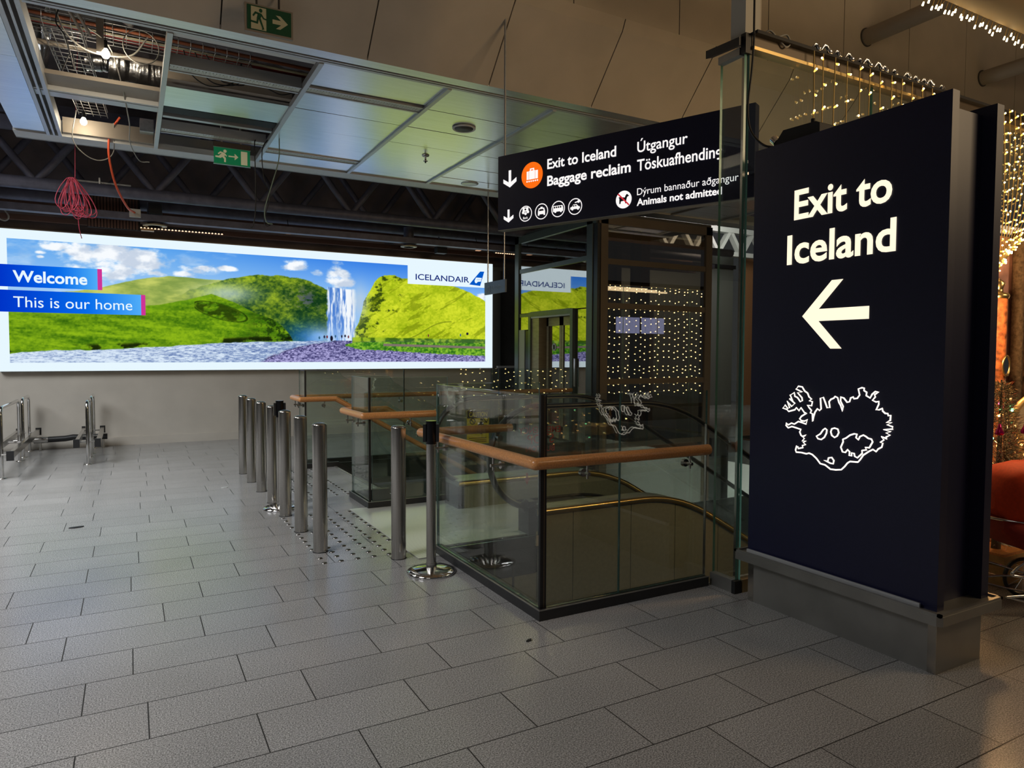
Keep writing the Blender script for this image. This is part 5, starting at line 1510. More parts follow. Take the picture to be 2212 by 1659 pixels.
tray((-0.75, 7.5, 4.46), (1, 0.03, 0), (0, 1, 0), 1.9, 0.34, 'wire cable tray along the near edge of the open bay')
tray((-0.2, 9.2, 4.42), (1, 0.02, 0), (0, 1, 0), 1.6, 0.18, 'wire cable tray along the far edge of the open bay')
def pipe(p0, p1, r, m, label, group='pipes and conduits in the open ceiling', name='ceiling_pipe'):
    b = MB(); b.cyl(p0, p1, r, n=12); return tag(finish(b, name, m, None, p0), label, 'pipe', group)
pipe((-0.8, 7.62, 4.54), (2.2, 7.72, 4.54), 0.018, 'pipe_cop', 'thin copper coloured pipe along the near edge of the open bay')
pipe((-0.8, 7.70, 4.51), (2.2, 7.80, 4.51), 0.014, 'cream_dim', 'thin cream conduit beside the copper coloured pipe')
pipe((-0.8, 7.77, 4.53), (2.2, 7.87, 4.53), 0.018, 'pipe_red', 'thin red pipe beside the cream conduit')
pipe((-0.8, 7.92, 4.40), (2.2, 8.02, 4.42), 0.026, 'beige_duct', 'beige conduit below the foil duct in the open bay')
pipe((-0.6, 9.45, 4.45), (2.0, 9.55, 4.40), 0.022, 'pipe_red', 'long dark red sprinkler pipe at the far side of the open bay')
pipe((-0.1, 8.08, 4.62), (2.0, 8.12, 4.62), 0.025, 'pipe_red', 'dark red pipe behind the long foil duct')
pipe((-0.55, 6.4, 4.55), (-0.25, 7.1, 4.22), 0.012, 'beige_duct', 'thin slanting grey conduit in the near corner of the open bay')
pipe((-0.62, 6.4, 4.58), (-0.32, 7.1, 4.24), 0.012, 'beige_duct', 'second slanting grey conduit in the near corner of the open bay')
def boxt(q, name, m, label, cat, group=None):
    return tag(finish(MB().box(*q), name, m, None, ((q[0] + q[1]) / 2, (q[2] + q[3]) / 2, q[4])), label, cat, group)
boxt((-0.8, 0.31, 8.05, 8.38, 4.16, 4.20), 'air_duct', 'beige_duct', 'square beige air duct crossing the open bay', 'duct')
boxt((0.36, 1.54, 7.62, 7.70, 4.16, 4.30), 'air_duct', 'beige_duct', 'beige duct edge behind the single remaining panel', 'duct')
boxt((-0.8, 0.31, 8.45, 8.60, 4.115, 4.20), 'ceiling_channel', 'alu_edge', 'pale steel channel crossing the open bay behind the beige duct', 'channel', 'steel channels crossing the open bays')
boxt((-0.8, 0.31, 8.39, 8.43, 4.115, 4.22), 'ceiling_channel', 'white_trim', 'narrow white channel next to the beige duct', 'channel', 'steel channels crossing the open bays')
boxt((0.36, 1.52, 8.69, 8.76, 4.12, 4.20), 'ceiling_channel', 'alu_edge', 'steel channel in the bay behind the remaining panel', 'channel', 'steel channels crossing the open bays')
boxt((0.36, 1.52, 6.46, 6.52, 4.13, 4.22), 'ceiling_channel', 'white_trim', 'white channel just inside the near ceiling trim', 'channel', 'steel channels crossing the open bays')
boxt((0.36, 1.52, 8.40, 8.60, 4.13, 4.22), 'ceiling_channel', 'black', 'black channel behind the exit sign rods', 'channel', 'steel channels crossing the open bays')
boxt((-0.66, 0.30, 9.93, 9.985, 4.12, 4.30), 'duct_end_board', 'beige_duct', 'grey brown board closing the far end of the open bay', 'board')
boxt((-0.9, 0.5, 9.02, 9.05, 4.95, 5.6), 'back_sheet', 'alu_edge', 'pale bluish sheet standing behind the foil ducts above the open bay', 'sheet')
boxt((0.15, 0.30, 9.70, 9.85, 4.20, 4.35), 'junction_box', 'galv', 'grey junction box at the far side of the open bay', 'box')
boxt((-0.22, -0.16, 7.42, 7.50, 4.22, 4.62), 'conduit_board', 'beige_duct', 'upright beige board next to the bare bulb', 'board')
b = MB()
for i in range(24):
    b.box(0.62 + i * 0.038, 0.62 + i * 0.038 + 0.018, 6.60, 6.62, 4.28, 4.46)
b.box(0.60, 1.54, 6.622, 6.63, 4.28, 4.46, 1)
tag(finish(b, 'fin_heater', ['galv', 'black'], None, (1.06, 6.61, 4.28)), 'row of dark metal fins behind the near trim of the second bay', 'radiator')
b = MB(); b.tube([(0.02, 7.55, 4.56), (0.1, 7.5, 4.70), (0.25, 7.52, 4.78), (0.36, 7.6, 4.62)], 0.055, 12)
tag(finish(b, 'flexible_hose', 'galv', None, (0, 6.95, 4.42)), 'grey arched flexible hose near the foil duct', 'hose')

def bulb(x, y, z, label, watt=14):
    t = thing('bare_bulb', label, 'bulb', (x, y, z), 'bare bulbs in the open ceiling')
    b = MB(); b.lathe(x, y, [(0.0001, -0.062), (0.022, -0.055), (0.036, -0.032), (0.036, -0.012), (0.022, 0.018), (0.016, 0.03)], 18, 0, z); finish(b, 'glass_bulb', 'bulb', t)
    b = MB(); b.cyl((x, y, z + 0.025), (x, y, z + 0.10), 0.018, n=12); finish(b, 'socket', 'black', t)
    b = MB(); b.cyl((x, y, z + 0.10), (x, y, 5.6), 0.004, n=6); finish(b, 'flex', 'cable_blk', t)
    lamp('bulb_light', 'POINT', (x, y, z - 0.11), watt, (1.0, 0.84, 0.62), 0.05)
bulb(-0.15, 7.44, 4.235, 'glowing bare bulb beside the foil duct')
bulb(-0.435, 9.72, 4.235, 'glowing bare bulb at the far end of the open bay', 5)

G = 'loose cables hanging from the open ceiling'
cable('cable', [(-0.55, 7.5, 4.6), (-0.45, 7.5, 4.35), (-0.25, 7.55, 4.25), (0.05, 7.6, 4.3), (0.2, 7.6, 4.5)], 0.008, 'cable_gry', 'grey cable sagging across the open bay in front of the bulb', G)
b = MB(); b.tube([(0.14 + 0.15 * math.cos(a), 7.50 + 0.04 * math.sin(a), 4.36 + 0.17 * math.sin(a)) for a in [2 * math.pi * k / 28 for k in range(28)]], 0.005, 6, True)
tag(finish(b, 'cable_loop', 'cable_gry', None, (0.18, 6.98, 4.36)), 'big grey cable ring near the near trim of the open bay', 'cable', G)
cable('cable', [(-0.45, 7.35, 4.62), (-0.52, 7.36, 4.40), (-0.45, 7.37, 4.27), (-0.40, 7.5, 4.05), (-0.42, 7.55, 4.22), (-0.50, 7.6, 4.05)], 0.006, 'cable_blk', 'black cable looping below the wire tray at the left', G)
cable('cable', [(-0.55, 7.25, 4.5), (-0.42, 7.3, 4.52), (-0.30, 7.35, 4.4), (-0.1, 7.6, 4.3), (0.03, 8.8, 4.06), (0.04, 9.6, 4.02), (0.14, 10.2, 3.96), (0.26, 10.2, 3.95)], 0.006, 'cable_gry', 'thin cable running from the wire tray over the far ceiling edge', G)
cable('cable', [(-0.50, 9.6, 4.3), (-0.56, 9.9, 4.05), (-0.44, 10.1, 3.92), (-0.28, 10.2, 3.90), (-0.14, 10.1, 4.0), (-0.13, 9.9, 4.3)], 0.006, 'cable_gry', 'thin grey cable sagging below the far ceiling edge beside the bulb', G)
cable('cable', [(-0.06, 9.9, 4.38), (-0.16, 9.97, 4.22), (-0.19, 10.0, 4.05), (-0.18, 10.05, 3.85), (-0.12, 10.2, 3.60), (0.0, 10.6, 3.42), (0.085, 10.95, 3.42)], 0.014, 'cable_org', 'thick orange cable curving from the open bay down to a socket box', G)
boxt((0.02, 0.16, 10.95, 11.0, 3.36, 3.47), 'socket_box', 'cable_gry', 'small grey socket box at the end of the orange cable', 'socket box')
for i, (x0, zz) in enumerate(((0.55, 4.3), (0.68, 4.35), (0.80, 4.32))):
    cable('cable', [(0.50 + 0.1 * i, 7.48, 4.40), (0.55 + 0.13 * i, 7.47, 4.20), (0.72 + 0.08 * i, 7.47, 4.10 + 0.03 * i), (0.95 + 0.05 * i, 7.47, 4.18), (1.02, 7.48, 4.38)], 0.006, 'cable_blk', ['lowest black cable loop below the foil duct', 'middle black cable loop below the foil duct', 'uppermost black cable loop below the foil duct'][i], G)
cable('cable', [(1.10, 7.45, 4.38), (1.2, 7.46, 4.22), (1.38, 7.47, 4.14), (1.52, 7.48, 4.18)], 0.006, 'cable_blk', 'black cable end curling at the corner of the second bay', G)
dang = [([(1.40, 9.13, 4.125), (1.37, 9.02, 4.02), (1.375, 9.0, 3.6), (1.37, 9.0, 3.25), (1.34, 9.0, 3.05), (1.31, 9.0, 3.02)], 'cable_blk', 'straight black cable dangling under the second bay'),
        ([(1.55, 9.05, 4.15), (1.46, 9.02, 3.98), (1.47, 9.0, 3.65), (1.54, 9.0, 3.42), (1.47, 9.0, 3.15), (1.49, 9.0, 3.06), (1.54, 9.0, 3.07)], 'cable_blk', 'twisting black cable dangling under the second bay'),
        ([(1.64, 8.9, 4.12), (1.63, 8.9, 3.85), (1.55, 8.92, 3.55), (1.47, 8.95, 3.25), (1.49, 8.96, 3.10), (1.56, 8.96, 3.08)], mat('green_cable', (0.22, 0.30, 0.24), 0.5), 'pale green cable dangling under the second bay')]
for pts, m, lab in dang:
    cable('cable', pts, 0.0065, m, lab, G)
rr = random.Random(5)
b = MB()
for k in range(17):
    x0 = -0.60 + rr.uniform(-0.05, 0.02); wd = rr.uniform(0.05, 0.17); hh = rr.uniform(0.38, 0.52); sk = rr.uniform(-0.12, 0.22)
    pts = []
    for q in range(22):
        a = 2 * math.pi * q / 22
        s = (1 - math.cos(a)) / 2
        pts.append((x0 + sk * s + wd * math.sin(a) * (0.35 + 0.65 * s), 10.55 + rr.uniform(-0.01, 0.01) + 0.02 * math.sin(a + k), 3.72 - hh * s))
    b.tube(pts, 0.0052, 5, True)
b.tube(smooth_path([(-0.56, 10.56, 3.3), (-0.55, 10.6, 3.1), (-0.53, 10.7, 2.98)], 5), 0.005, 5)
b.tube(smooth_path([(-0.58, 10.55, 3.72), (-0.56, 10.5, 4.4), (-0.5, 10.45, 5.62)], 5), 0.005, 5)
tag(finish(b, 'cable_coil', 'cable_pink', None, (-0.6, 10.55, 3.72)), 'tangled pink cable coil hanging in front of the dark ceiling', 'cable coil')
cable('cable', [(-1.75, 12.3, 4.15), (-1.72, 12.3, 3.9), (-1.58, 12.3, 3.6), (-1.50, 12.3, 3.45), (-1.55, 12.3, 3.38), (-1.7, 12.3, 3.44), (-1.78, 12.3, 3.36)], 0.012, 'cable_gry', 'pale looping cable above the left end of the light box')

# black trusses of the open ceiling
def chord(q, label, t, name):
    finish(MB().box(*q), name, 'truss', t)
for yT, zb, zt, ph, lab in ((11.5, 3.79, 4.72, 0.36, 'near black lattice truss above the light box'), (12.45, 3.80, 4.75, 1.05, 'far black lattice truss close to the screen wall')):
    t = thing('roof_truss', lab, 'truss', (3, yT, zb), 'black lattice trusses in the open ceiling')
    b = MB(); b.cyl((-5, yT, zb), (12, yT, zb), 0.085, n=14); finish(b, 'bottom_chord', 'truss', t)
    b = MB(); b.box(-5, 12, yT - 0.09, yT + 0.09, zt, zt + 0.14); finish(b, 'top_chord', 'truss', t)
    i = -3
    while ph + 1.45 * i < 9:
        x = ph + 1.45 * i
        for dx in (-0.72, 0.72):
            b = MB(); b.cyl((x, yT, zb + 0.02), (x + dx, yT, zt + 0.04), 0.05, n=10); finish(b, 'diagonal', 'truss', t)
        i += 1
boxt((-5, 12, 12.0, 12.16, 3.50, 3.60), 'service_rail', 'truss', 'flat black rail hanging below the trusses', 'rail', 'rails below the trusses')
boxt((-5, 12, 12.62, 12.70, 3.46, 3.54), 'service_rail', 'slat', 'brown wooden rail just above the light box', 'rail', 'rails below the trusses')
boxt((-5, 12, 12.74, 12.79, 3.68, 3.78), 'service_rail', 'slat', 'brown wooden rail on the wall behind the trusses', 'rail', 'rails below the trusses')
boxt((-5, 12, 10.75, 10.85, 4.30, 4.46), 'service_rail', 'truss', 'black beam close behind the metal ceiling edge', 'rail', 'rails below the trusses')
b = MB()
for i in range(16):
    b.box(-0.52 + i * 0.042, -0.52 + i * 0.042 + 0.03, 12.2, 12.23, 3.38 - 0.012 * i * 0, 3.86)
b.box(-0.53, 0.17, 12.231, 12.24, 3.37, 3.87, 1)
tag(finish(b, 'slat_panel', ['slat', 'black'], None, (-0.2, 12.2, 3.4)), 'brown slatted panel hanging above the welcome banners', 'panel')
b = MB()
for i in range(30):
    b.box(-0.68 + i * 0.024, -0.68 + i * 0.024 + 0.007, 11.8, 11.82, 3.90, 3.96)
b.box(-0.69, 0.05, 11.82, 11.84, 3.95, 3.97); b.box(-0.35, -0.33, 11.5, 11.84, 3.86, 3.96)
tag(finish(b, 'vent_grille', 'galv', None, (-0.3, 11.8, 3.9)), 'thin grey comb of a vent grille behind the pink cable coil', 'vent')
t = thing('strip_lamp', 'long ceiling strip of small warm lamps above the light box', 'strip lamp', (0.56, 12.3, 3.44))
b = MB(); b.box(-0.28, 1.36, 12.28, 12.33, 3.435, 3.475); finish(b, 'housing', 'black', t)
for i in range(34):
    x = -0.255 + i * 0.0485
    b = MB(); b.prism([(x - 0.014, 0), (x + 0.014, 0), (x + 0.006, 0.014), (x - 0.006, 0.014)], (0, 12.279, 3.424), (1, 0, 0), (0, 0, 1), (0, 0.03, 0)); finish(b, 'lamp_cell', 'strip_led', t)
t = thing('strip_lamp', 'short row of small warm lamps above the lift', 'strip lamp', (6.6, 12.3, 3.5))
b = MB(); b.box(6.35, 7.4, 12.28, 12.33, 3.50, 3.53); finish(b, 'housing', 'black', t)
for x in (6.6, 7.2):
    finish(MB().cyl((x, 12.31, 3.52), (x, 12.42, 3.82), 0.006, n=6), 'stem', 'black', t)
for i in range(20):
    x = 6.38 + i * 0.05
    b = MB(); b.box(x, x + 0.022, 12.276, 12.30, 3.488, 3.50); finish(b, 'lamp_cell', 'strip_led', t)
def canister(x, z, r, label):
    t = thing('ceiling_canister', label, 'ceiling lamp', (x, 12.2, z), 'black lamp canisters above the light box')
    b = MB(); b.cyl((x, 12.2, z), (x, 12.2, z + 0.36), r * 0.62, n=20); finish(b, 'body', 'truss', t)
    b = MB(); b.lathe(x, 12.2, [(r * 0.75, 0.0), (r, 0.004), (r, 0.02), (r * 0.75, 0.024)], 26, 0, z); finish(b, 'trim_ring', 'lift_col', t)
    b = MB(); b.lathe(x, 12.2, [(0.0001, 0.008), (r * 0.4, 0.008), (r * 0.42, 0.012)], 20, 0, z - 0.002); finish(b, 'reflector', mat('bronze_reflector', (0.20, 0.09, 0.05), 0.5), t)
canister(0.37, 3.45, 0.17, 'black lamp canister over the left half of the light box')
canister(4.53, 3.45, 0.15, 'black lamp canister over the logo end of the light box')
for x, z, lab in ((2.40, 3.52, 'small dimly lit ceiling lamp over the middle of the light box'), (5.98, 3.50, 'small dimly lit ceiling lamp over the right end of the light box')):
    t = thing('small_lamp', lab, 'ceiling lamp', (x, 12.25, z), 'small dim lamps above the light box')
    finish(MB().box(x - 0.04, x + 0.04, 12.22, 12.29, z + 0.012, z + 0.06), 'housing', 'black', t)
    finish(MB().box(x - 0.045, x + 0.045, 12.215, 12.295, z, z + 0.012), 'diffuser', 'small_lamp', t)
    finish(MB().cyl((x, 12.26, z + 0.05), (x, 12.40, 3.82), 0.006, n=6), 'stem', 'black', t)
t = thing('loudspeaker', 'black loudspeaker hanging above the airline logo', 'speaker', (5.22, 12.32, 3.4))
finish(MB().box(5.12, 5.32, 12.25, 12.4, 3.40, 3.52), 'case', 'black', t)
finish(MB().cyl((5.22, 12.32, 3.5), (5.22, 12.45, 3.80), 0.01, n=8), 'bracket', 'truss', t)
boxt((0.28, 0.46, 11.9, 12.0, 3.60, 3.76), 'control_box', 'black', 'black control box under the near truss', 'box')
boxt((0.18, 0.36, 12.26, 12.36, 3.39, 3.42), 'small_panel_lamp', mat('warm_panel', (0.5, 0.3, 0.14), 0.5), 'small warm coloured panel just under the strip lamp', 'lamp')

# ------------------------------------------------------------------ festive display right of the pylon
lamp('display_fill', 'POINT', (5.3, 2.72, 1.85), 60, (1.0, 0.56, 0.22), 0.12)  # added warm point light, no lamp body; brightens the display and floor
tb = thing('tinsel_tree', 'small bushy tinsel Christmas tree on a wooden crate behind the pylon sign', 'Christmas tree', (5.02, 2.44, 0.24))
TX, TY = 5.02, 2.44
rr = random.Random(3)
def tinsel(m, count, lo=0.0, hi=1.0):
    b = MB()
    for k in range(count):
        h = 0.30 + 1.02 * (lo + (hi - lo) * rr.random() ** 1.25)
        rad = (1.36 - h) * 0.235 + 0.03
        a = rr.uniform(0, 2 * math.pi)
        r0 = rad * rr.uniform(0.35, 1.0)
        p = Vector((TX + r0 * math.cos(a), TY + r0 * math.sin(a), h))
        d = Vector((math.cos(a) + rr.uniform(-0.8, 0.8), math.sin(a) + rr.uniform(-0.8, 0.8), rr.uniform(-0.5, 0.9))).normalized() * rr.uniform(0.02, 0.05)
        s = d.cross(Vector((rr.random(), rr.random(), rr.random()))).normalized() * 0.0022
        b.add([p - s, p + s, p + d + s * 0.3, p + d - s * 0.3], [(0, 1, 2, 3)])
    return b
o = finish(tinsel('', 5200), 'silver_tinsel', mat('silver_tinsel', (0.62, 0.55, 0.42), 0.22, 0.9), tb); o['kind'] = 'stuff'
o = finish(tinsel('', 2600), 'olive_tinsel', mat('olive_tinsel', (0.16, 0.15, 0.08), 0.4, 0.3), tb); o['kind'] = 'stuff'
b = MB(); b.cyl((TX, TY, 0.20), (TX, TY, 1.34), 0.03, 0.006, 8); finish(b, 'trunk', 'lift_brown', tb)
lc = {'warm': emis('tree_light_warm', (1.0, 0.42, 0.12), 8), 'green': emis('tree_light_green', (0.25, 1.0, 0.45), 8), 'pink': emis('tree_light_pink', (1.0, 0.10, 0.20), 6)}
for k in range(26):
    h = 0.34 + 0.95 * k / 26; a = math.radians(180 + 150 * math.sin(k * 2.4)); rad = (1.36 - h) * 0.235 + 0.02
    b = MB(); b.ball((TX + rad * math.cos(a), TY + rad * math.sin(a), h), 0.008, 8); finish(b, 'tree_light', lc[('warm', 'warm', 'green', 'pink', 'warm')[k % 5]], tb)
pinkm = mat('magenta_glass', (0.55, 0.01, 0.14), 0.15, 0.6); redm = mat('dark_red_glass', (0.20, 0.012, 0.012), 0.12, 0.5)
def ornament(x, y, z, kind, label):
    t = thing('tree_ornament', label, 'ornament', (x, y, z), 'glass ornaments hanging on the tinsel tree')
    b = MB()
    if kind == 'drop':
        b.lathe(x, y, [(0.0001, -0.05), (0.024, -0.044), (0.026, -0.03), (0.012, 0.0), (0.005, 0.03), (0.0001, 0.032)], 14, 0, z); m = pinkm
    else:
        b.ball((x, y, z), 0.031, 14); m = redm
    finish(b, 'glass_body', m, t)
    b = MB(); b.cyl((x, y, z + 0.027), (x, y, z + 0.05), 0.006, n=8); finish(b, 'cap', 'brass', t)
ornament(4.97, 2.27, 1.05, 'drop', 'magenta drop shaped ornament high on the tinsel tree')
ornament(4.83, 2.35, 1.04, 'drop', 'magenta ornament at the sign side of the tinsel tree')
ornament(5.03, 2.23, 0.92, 'ball', 'dark red ball ornament on the right flank of the tinsel tree')
ornament(4.83, 2.30, 0.76, 'ball', 'dark red ball ornament low beside the sign edge')
cr = thing('wooden_crate', 'small wooden crate under the tinsel tree', 'crate', (5.02, 2.46, 0))
for z in (0.02, 0.085, 0.15):
    for q in ((4.88, 5.16, 2.32, 2.335), (4.88, 5.16, 2.585, 2.60), (4.88, 4.895, 2.335, 2.585), (5.145, 5.16, 2.335, 2.585)):
        finish(MB().box(q[0], q[1], q[2], q[3], z, z + 0.055), 'slat', mat('pale_crate_wood', (0.42, 0.26, 0.10), 0.6, 0, 0.4, 0.2, 20), cr)
finish(MB().box(4.89, 5.15, 2.33, 2.59, 0.205, 0.22), 'lid', 'wood', cr)

# red pram
pm = thing('pram', 'old fashioned orange red pram with chrome frame at the right edge', 'pram', (4.9, 1.95, 0))
PU = Vector((0.876, -0.482, 0)); PV = Vector((0.482, 0.876, 0)); PO = Vector((4.43, 2.20, 0))   # body axis, across, left tip
def pp(s, v, z):
    return PO + PU * s + PV * v + Vector((0, 0, z))
red = mat('orange_red_corduroy', (0.62, 0.055, 0.012), 0.75, 0, 0.3, 0.12, 60)
dkred = mat('dark_red_fabric', (0.25, 0.02, 0.012), 0.7, 0, 0.3, 0.1, 60)
def loft(sections, name, m, t):
    b = MB(); n = len(sections[0]); vs = [v for s in sections for v in s]
    fs = [(i * n + j, i * n + (j + 1) % n, (i + 1) * n + (j + 1) % n, (i + 1) * n + j) for i in range(len(sections) - 1) for j in range(n)]
    b.add(vs, fs, 0, True); b.add(sections[0], [tuple(range(n))]); b.add(sections[-1], [tuple(reversed(range(n)))])
    return finish(b, name, m, t)
def sec(s, z0, z1, hw, k=16):
    out = []
    for j in range(k):
        a = 2 * math.pi * j / k
        c_, s_ = math.cos(a), math.sin(a)
        out.append(pp(s, hw * math.copysign(abs(c_) ** 0.6, c_), (z0 + z1) / 2 + (z1 - z0) / 2 * math.copysign(abs(s_) ** 0.6, s_)))
    return out
loft([sec(-0.005, 0.60, 0.70, 0.06), sec(0.03, 0.54, 0.79, 0.16), sec(0.08, 0.53, 0.845, 0.20), sec(0.22, 0.52, 0.875, 0.215), sec(0.42, 0.52, 0.88, 0.215), sec(0.60, 0.52, 0.86, 0.20), sec(0.66, 0.52, 0.80, 0.16)], 'hood', red, pm)
loft([sec(0.01, 0.48, 0.56, 0.12), sec(0.06, 0.40, 0.56, 0.19), sec(0.18, 0.36, 0.56, 0.21), sec(0.6, 0.33, 0.56, 0.21), sec(0.95, 0.36, 0.56, 0.20), sec(1.05, 0.46, 0.56, 0.13)], 'carriage_body', dkred, pm)
b = MB(); b.tube([pp(0.52 + 0.56 * math.cos(a), 0.235 * math.sin(a), 0.525 - 0.03 * math.cos(a)) for a in [2 * math.pi * k / 40 for k in range(40)]], 0.009, 8, True); finish(b, 'chrome_rim', 'chrome', pm)
for v in (-0.17, 0.17):
    b = MB(); b.tube(smooth_path([pp(0.12, v, 0.34), pp(0.05, v, 0.285), pp(0.03, v, 0.25), pp(0.10, v, 0.235), pp(0.5, v, 0.12), pp(0.85, v, 0.09)], 6), 0.008, 8); finish(b, 'chassis_bar', 'chrome', pm)
    b = MB(); b.tube([pp(0.0, v, 0.125), pp(0.2, v, 0.14), pp(1.0, v, 0.15)], 0.008, 8); finish(b, 'chassis_bar', 'chrome', pm)
    b = MB(); b.tube([pp(0.0, v, 0.125), pp(0.25, v, 0.06), pp(0.4, v, 0.03)], 0.006, 8); finish(b, 'chassis_bar', 'chrome', pm)
def wheel(s, v, r):
    c_ = pp(s, v, r)
    b = MB(); b.tube([c_ + PU * (r - 0.012) * math.cos(a) + Vector((0, 0, (r - 0.012) * math.sin(a))) for a in [2 * math.pi * k / 32 for k in range(32)]], 0.012, 8, True); wo = finish(b, 'wheel', 'rubber', pm)
    b = MB()
    for k in range(12):
        a = 2 * math.pi * k / 12
        b.cyl(c_, c_ + (PU * math.cos(a) + Vector((0, 0, math.sin(a)))) * (r - 0.02), 0.0022, n=5)
    b.cyl(c_ - PV * 0.02, c_ + PV * 0.02, 0.014, n=12); finish(b, 'spokes', 'chrome', wo)
for s, v in ((0.36, -0.19), (0.36, 0.19), (0.95, -0.19), (0.95, 0.19)):
    wheel(s, v, 0.125)
# handle loop behind the body at the sign side
b = MB(); b.tube(smooth_path([pp(0.05, 0.15, 0.24), pp(-0.01, 0.15, 0.22), pp(-0.03, 0.15, 0.17), pp(0.02, 0.15, 0.13)], 6), 0.006, 8); finish(b, 'brake_loop', 'chrome', pm)

# cream carved chair behind the pram, lit by the added point light
ch = thing('carved_chair', 'cream oval backed chair with carved frame behind the pram', 'chair', (5.72, 2.45, 0))
CU = Vector((0.876, -0.482, 0)); CV = Vector((0.482, 0.876, 0)); CO = Vector((5.70, 2.46, 0))
def cp(s, v, z): return CO + CU * s + CV * v + Vector((0, 0, z))
cream = mat('cream_upholstery', (0.75, 0.60, 0.38), 0.6); gilt = mat('gilded_wood', (0.70, 0.48, 0.20), 0.4, 0.4)
oval = [(0.24 * math.cos(a) * (1.0 if math.sin(a) > -0.4 else 0.9), 1.03 + 0.20 * math.sin(a)) for a in [2 * math.pi * k / 28 for k in range(28)]]
b = MB(); b.prism(oval, CO, CU, (0, 0, 1), CV * 0.05); finish(b, 'back_cushion', cream, ch)
b = MB(); b.tube([cp(p[0] * 1.06, 0.0, 1.03 + (p[1] - 1.03) * 1.06) for p in oval], 0.022, 10, True); finish(b, 'back_frame', gilt, ch)
b = MB(); b.prism([(-0.26, -0.24), (0.26, -0.24), (0.22, 0.22), (-0.22, 0.22)], CO + Vector((0, 0, 0.42)) - CV * 0.26, CU, CV, (0, 0, 0.11)); finish(b, 'seat', cream, ch)
for s, v in ((-0.22, -0.45), (0.22, -0.45), (-0.2, -0.05), (0.2, -0.05)):
    b = MB(); b.cyl(cp(s, v, 0.0), cp(s, v, 0.43), 0.014, 0.024, 10); finish(b, 'leg', gilt, ch)
for s in (-0.2, 0.2):
    b = MB(); b.cyl(cp(s, 0.02, 0.45), cp(s * 0.8, 0.03, 0.86), 0.02, n=8); finish(b, 'back_post', gilt, ch)

# wall panel, patterned column, fur and woven hanging
pw = boxt((5.5, 6.30, 3.0, 3.02, 0.0, 2.45), 'display_board', mat('pink_patterned_paper', (0.52, 0.27, 0.22), 0.7, 0, 0.3, 0.25, 7), 'pink patterned board standing behind the tinsel tree', 'board')
t = thing('patterned_column', 'slim column with brown ornamental pattern and a golden finial', 'column', (5.94, 2.93, 0))
b = MB(); b.cyl((5.94, 2.93, 0.0), (5.94, 2.93, 1.96), 0.062, n=24); finish(b, 'shaft', mat('brown_ornament', (0.36, 0.11, 0.035), 0.6, 0, 0.4, 0.9, 22), t)
b = MB(); b.lathe(5.94, 2.93, [(0.066, 1.94), (0.075, 1.96), (0.066, 1.98), (0.03, 1.99), (0.03, 2.02), (0.045, 2.06), (0.0001, 2.10)], 20); finish(b, 'finial', 'brass', t)
t = thing('wall_ring', 'small round gilt mirror hanging on the patterned column', 'mirror', (5.93, 2.86, 1.42))
b = MB(); b.tube([(5.93 + 0.05 * math.cos(a), 2.855, 1.42 + 0.075 * math.sin(a)) for a in [2 * math.pi * k / 24 for k in range(24)]], 0.009, 8, True); finish(b, 'gilt_frame', 'brass', t)
b = MB(); b.prism([(0.05 * math.cos(a), 0.07 * math.sin(a)) for a in [2 * math.pi * k / 24 for k in range(24)]], (5.93, 2.857, 1.42), (1, 0, 0), (0, 0, 1), (0, -0.003, 0)); finish(b, 'mirror_glass', 'chrome', t)
b = MB(); b.box(6.30, 7.5, 2.98, 3.02, 0.0, 2.5); tag(finish(b, 'woven_hanging', mat('dark_woven_cloth', (0.09, 0.045, 0.02), 0.9, 0, 0.2, 0.95, 26), None, (6.9, 3.0, 0)), 'dark woven hanging with orange pattern at the right edge', 'wall hanging')
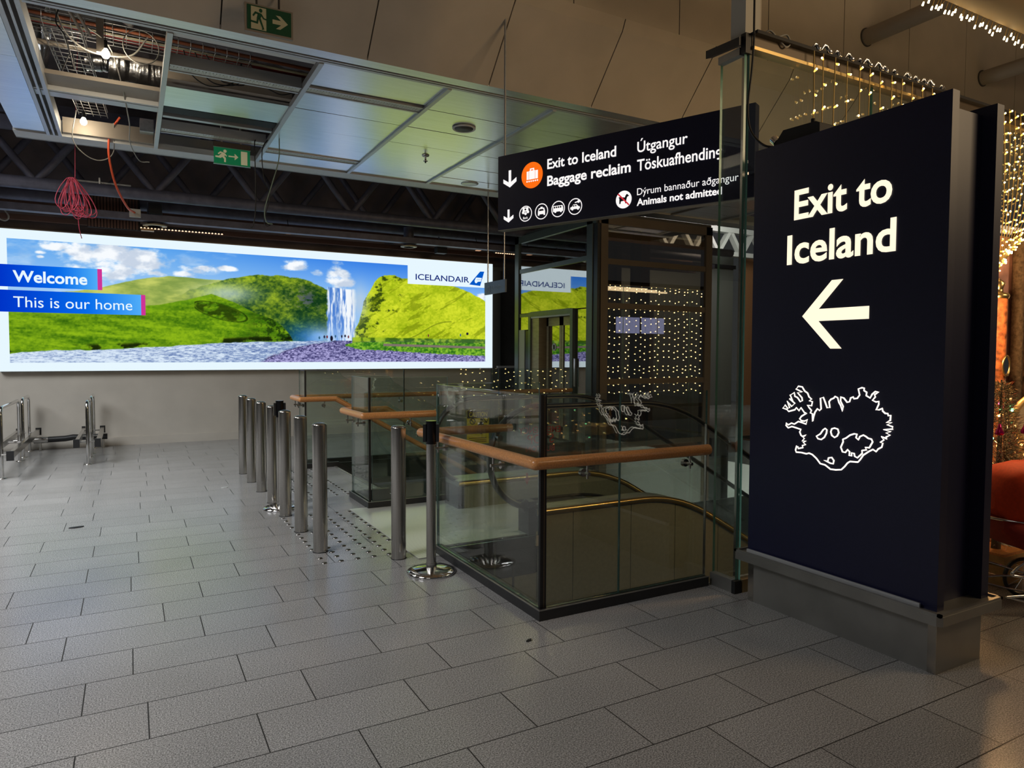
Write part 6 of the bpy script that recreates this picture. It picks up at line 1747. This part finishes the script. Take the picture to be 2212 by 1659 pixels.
b = MB(); b.tube([(6.27, 2.95, 2.5), (6.275, 2.95, 1.6), (6.27, 2.95, 0.8), (6.27, 2.95, 0.0)], 0.045, 10); tag(finish(b, 'fur_edging', mat('grey_brown_fur', (0.12, 0.085, 0.055), 0.95, 0, 0.1, 0.4, 40, (1, 1, 1), 1.0), None, (6.27, 2.95, 0)), 'soft grey brown fur edging between the pink board and the woven hanging', 'fur trim')

# shop signs beyond the light curtain, seen mirrored in the lift glass
t = thing('neon_sign', 'red neon number sign in the shop beyond the light curtain', 'neon sign', (10.9, 1.2, 2.5))
b = MB()
for dx in (0.0, 0.42):
    for k, s in enumerate((1.0, 0.72)):
        b.tube([(11.0 + dx + 0.17 * s * math.cos(a), 1.2, 2.33 + 0.15 * s * math.sin(a)) for a in [2 * math.pi * q / 24 for q in range(24)]], 0.014, 6, True)
        b.tube(smooth_path([(11.0 + dx - 0.17 * s, 1.2, 2.33), (11.0 + dx - 0.15 * s, 1.2, 2.6), (11.0 + dx, 1.2, 2.72 - 0.06 * k), (11.0 + dx + 0.14 * s, 1.2, 2.64)], 6), 0.014, 6)
finish(b, 'neon_tube', 'neon', t)
finish(MB().box(10.7, 11.7, 1.15, 1.17, 2.1, 2.85), 'back_plate', 'black', t)
for i, (x0, x1) in enumerate(((11.95, 12.5), (13.2, 14.1), (14.2, 15.1))):
    t = thing('menu_screen', ['first', 'second', 'third'][i] + ' lilac menu screen of the shop beyond the light curtain', 'screen', (x0, 0.9, 2.3), 'lilac menu screens in the shop')
    finish(MB().box(x0, x1, 0.86, 0.9, 2.15, 2.65), 'lit_face', 'screen_lilac', t)
    finish(MB().box(x0 - 0.02, x1 + 0.02, 0.82, 0.86, 2.13, 2.67), 'case', 'black', t)
for i in range(3):
    boxt((12.6, 15.6, 0.4 - 0.5 * i, 0.46 - 0.5 * i, 3.5 + 0.1 * i, 3.55 + 0.1 * i), 'tube_lamp', 'warm_tube', ['nearest', 'middle', 'farthest'][i] + ' warm tube lamp of the shop beyond the light curtain', 'tube lamp', 'warm tube lamps in the shop')
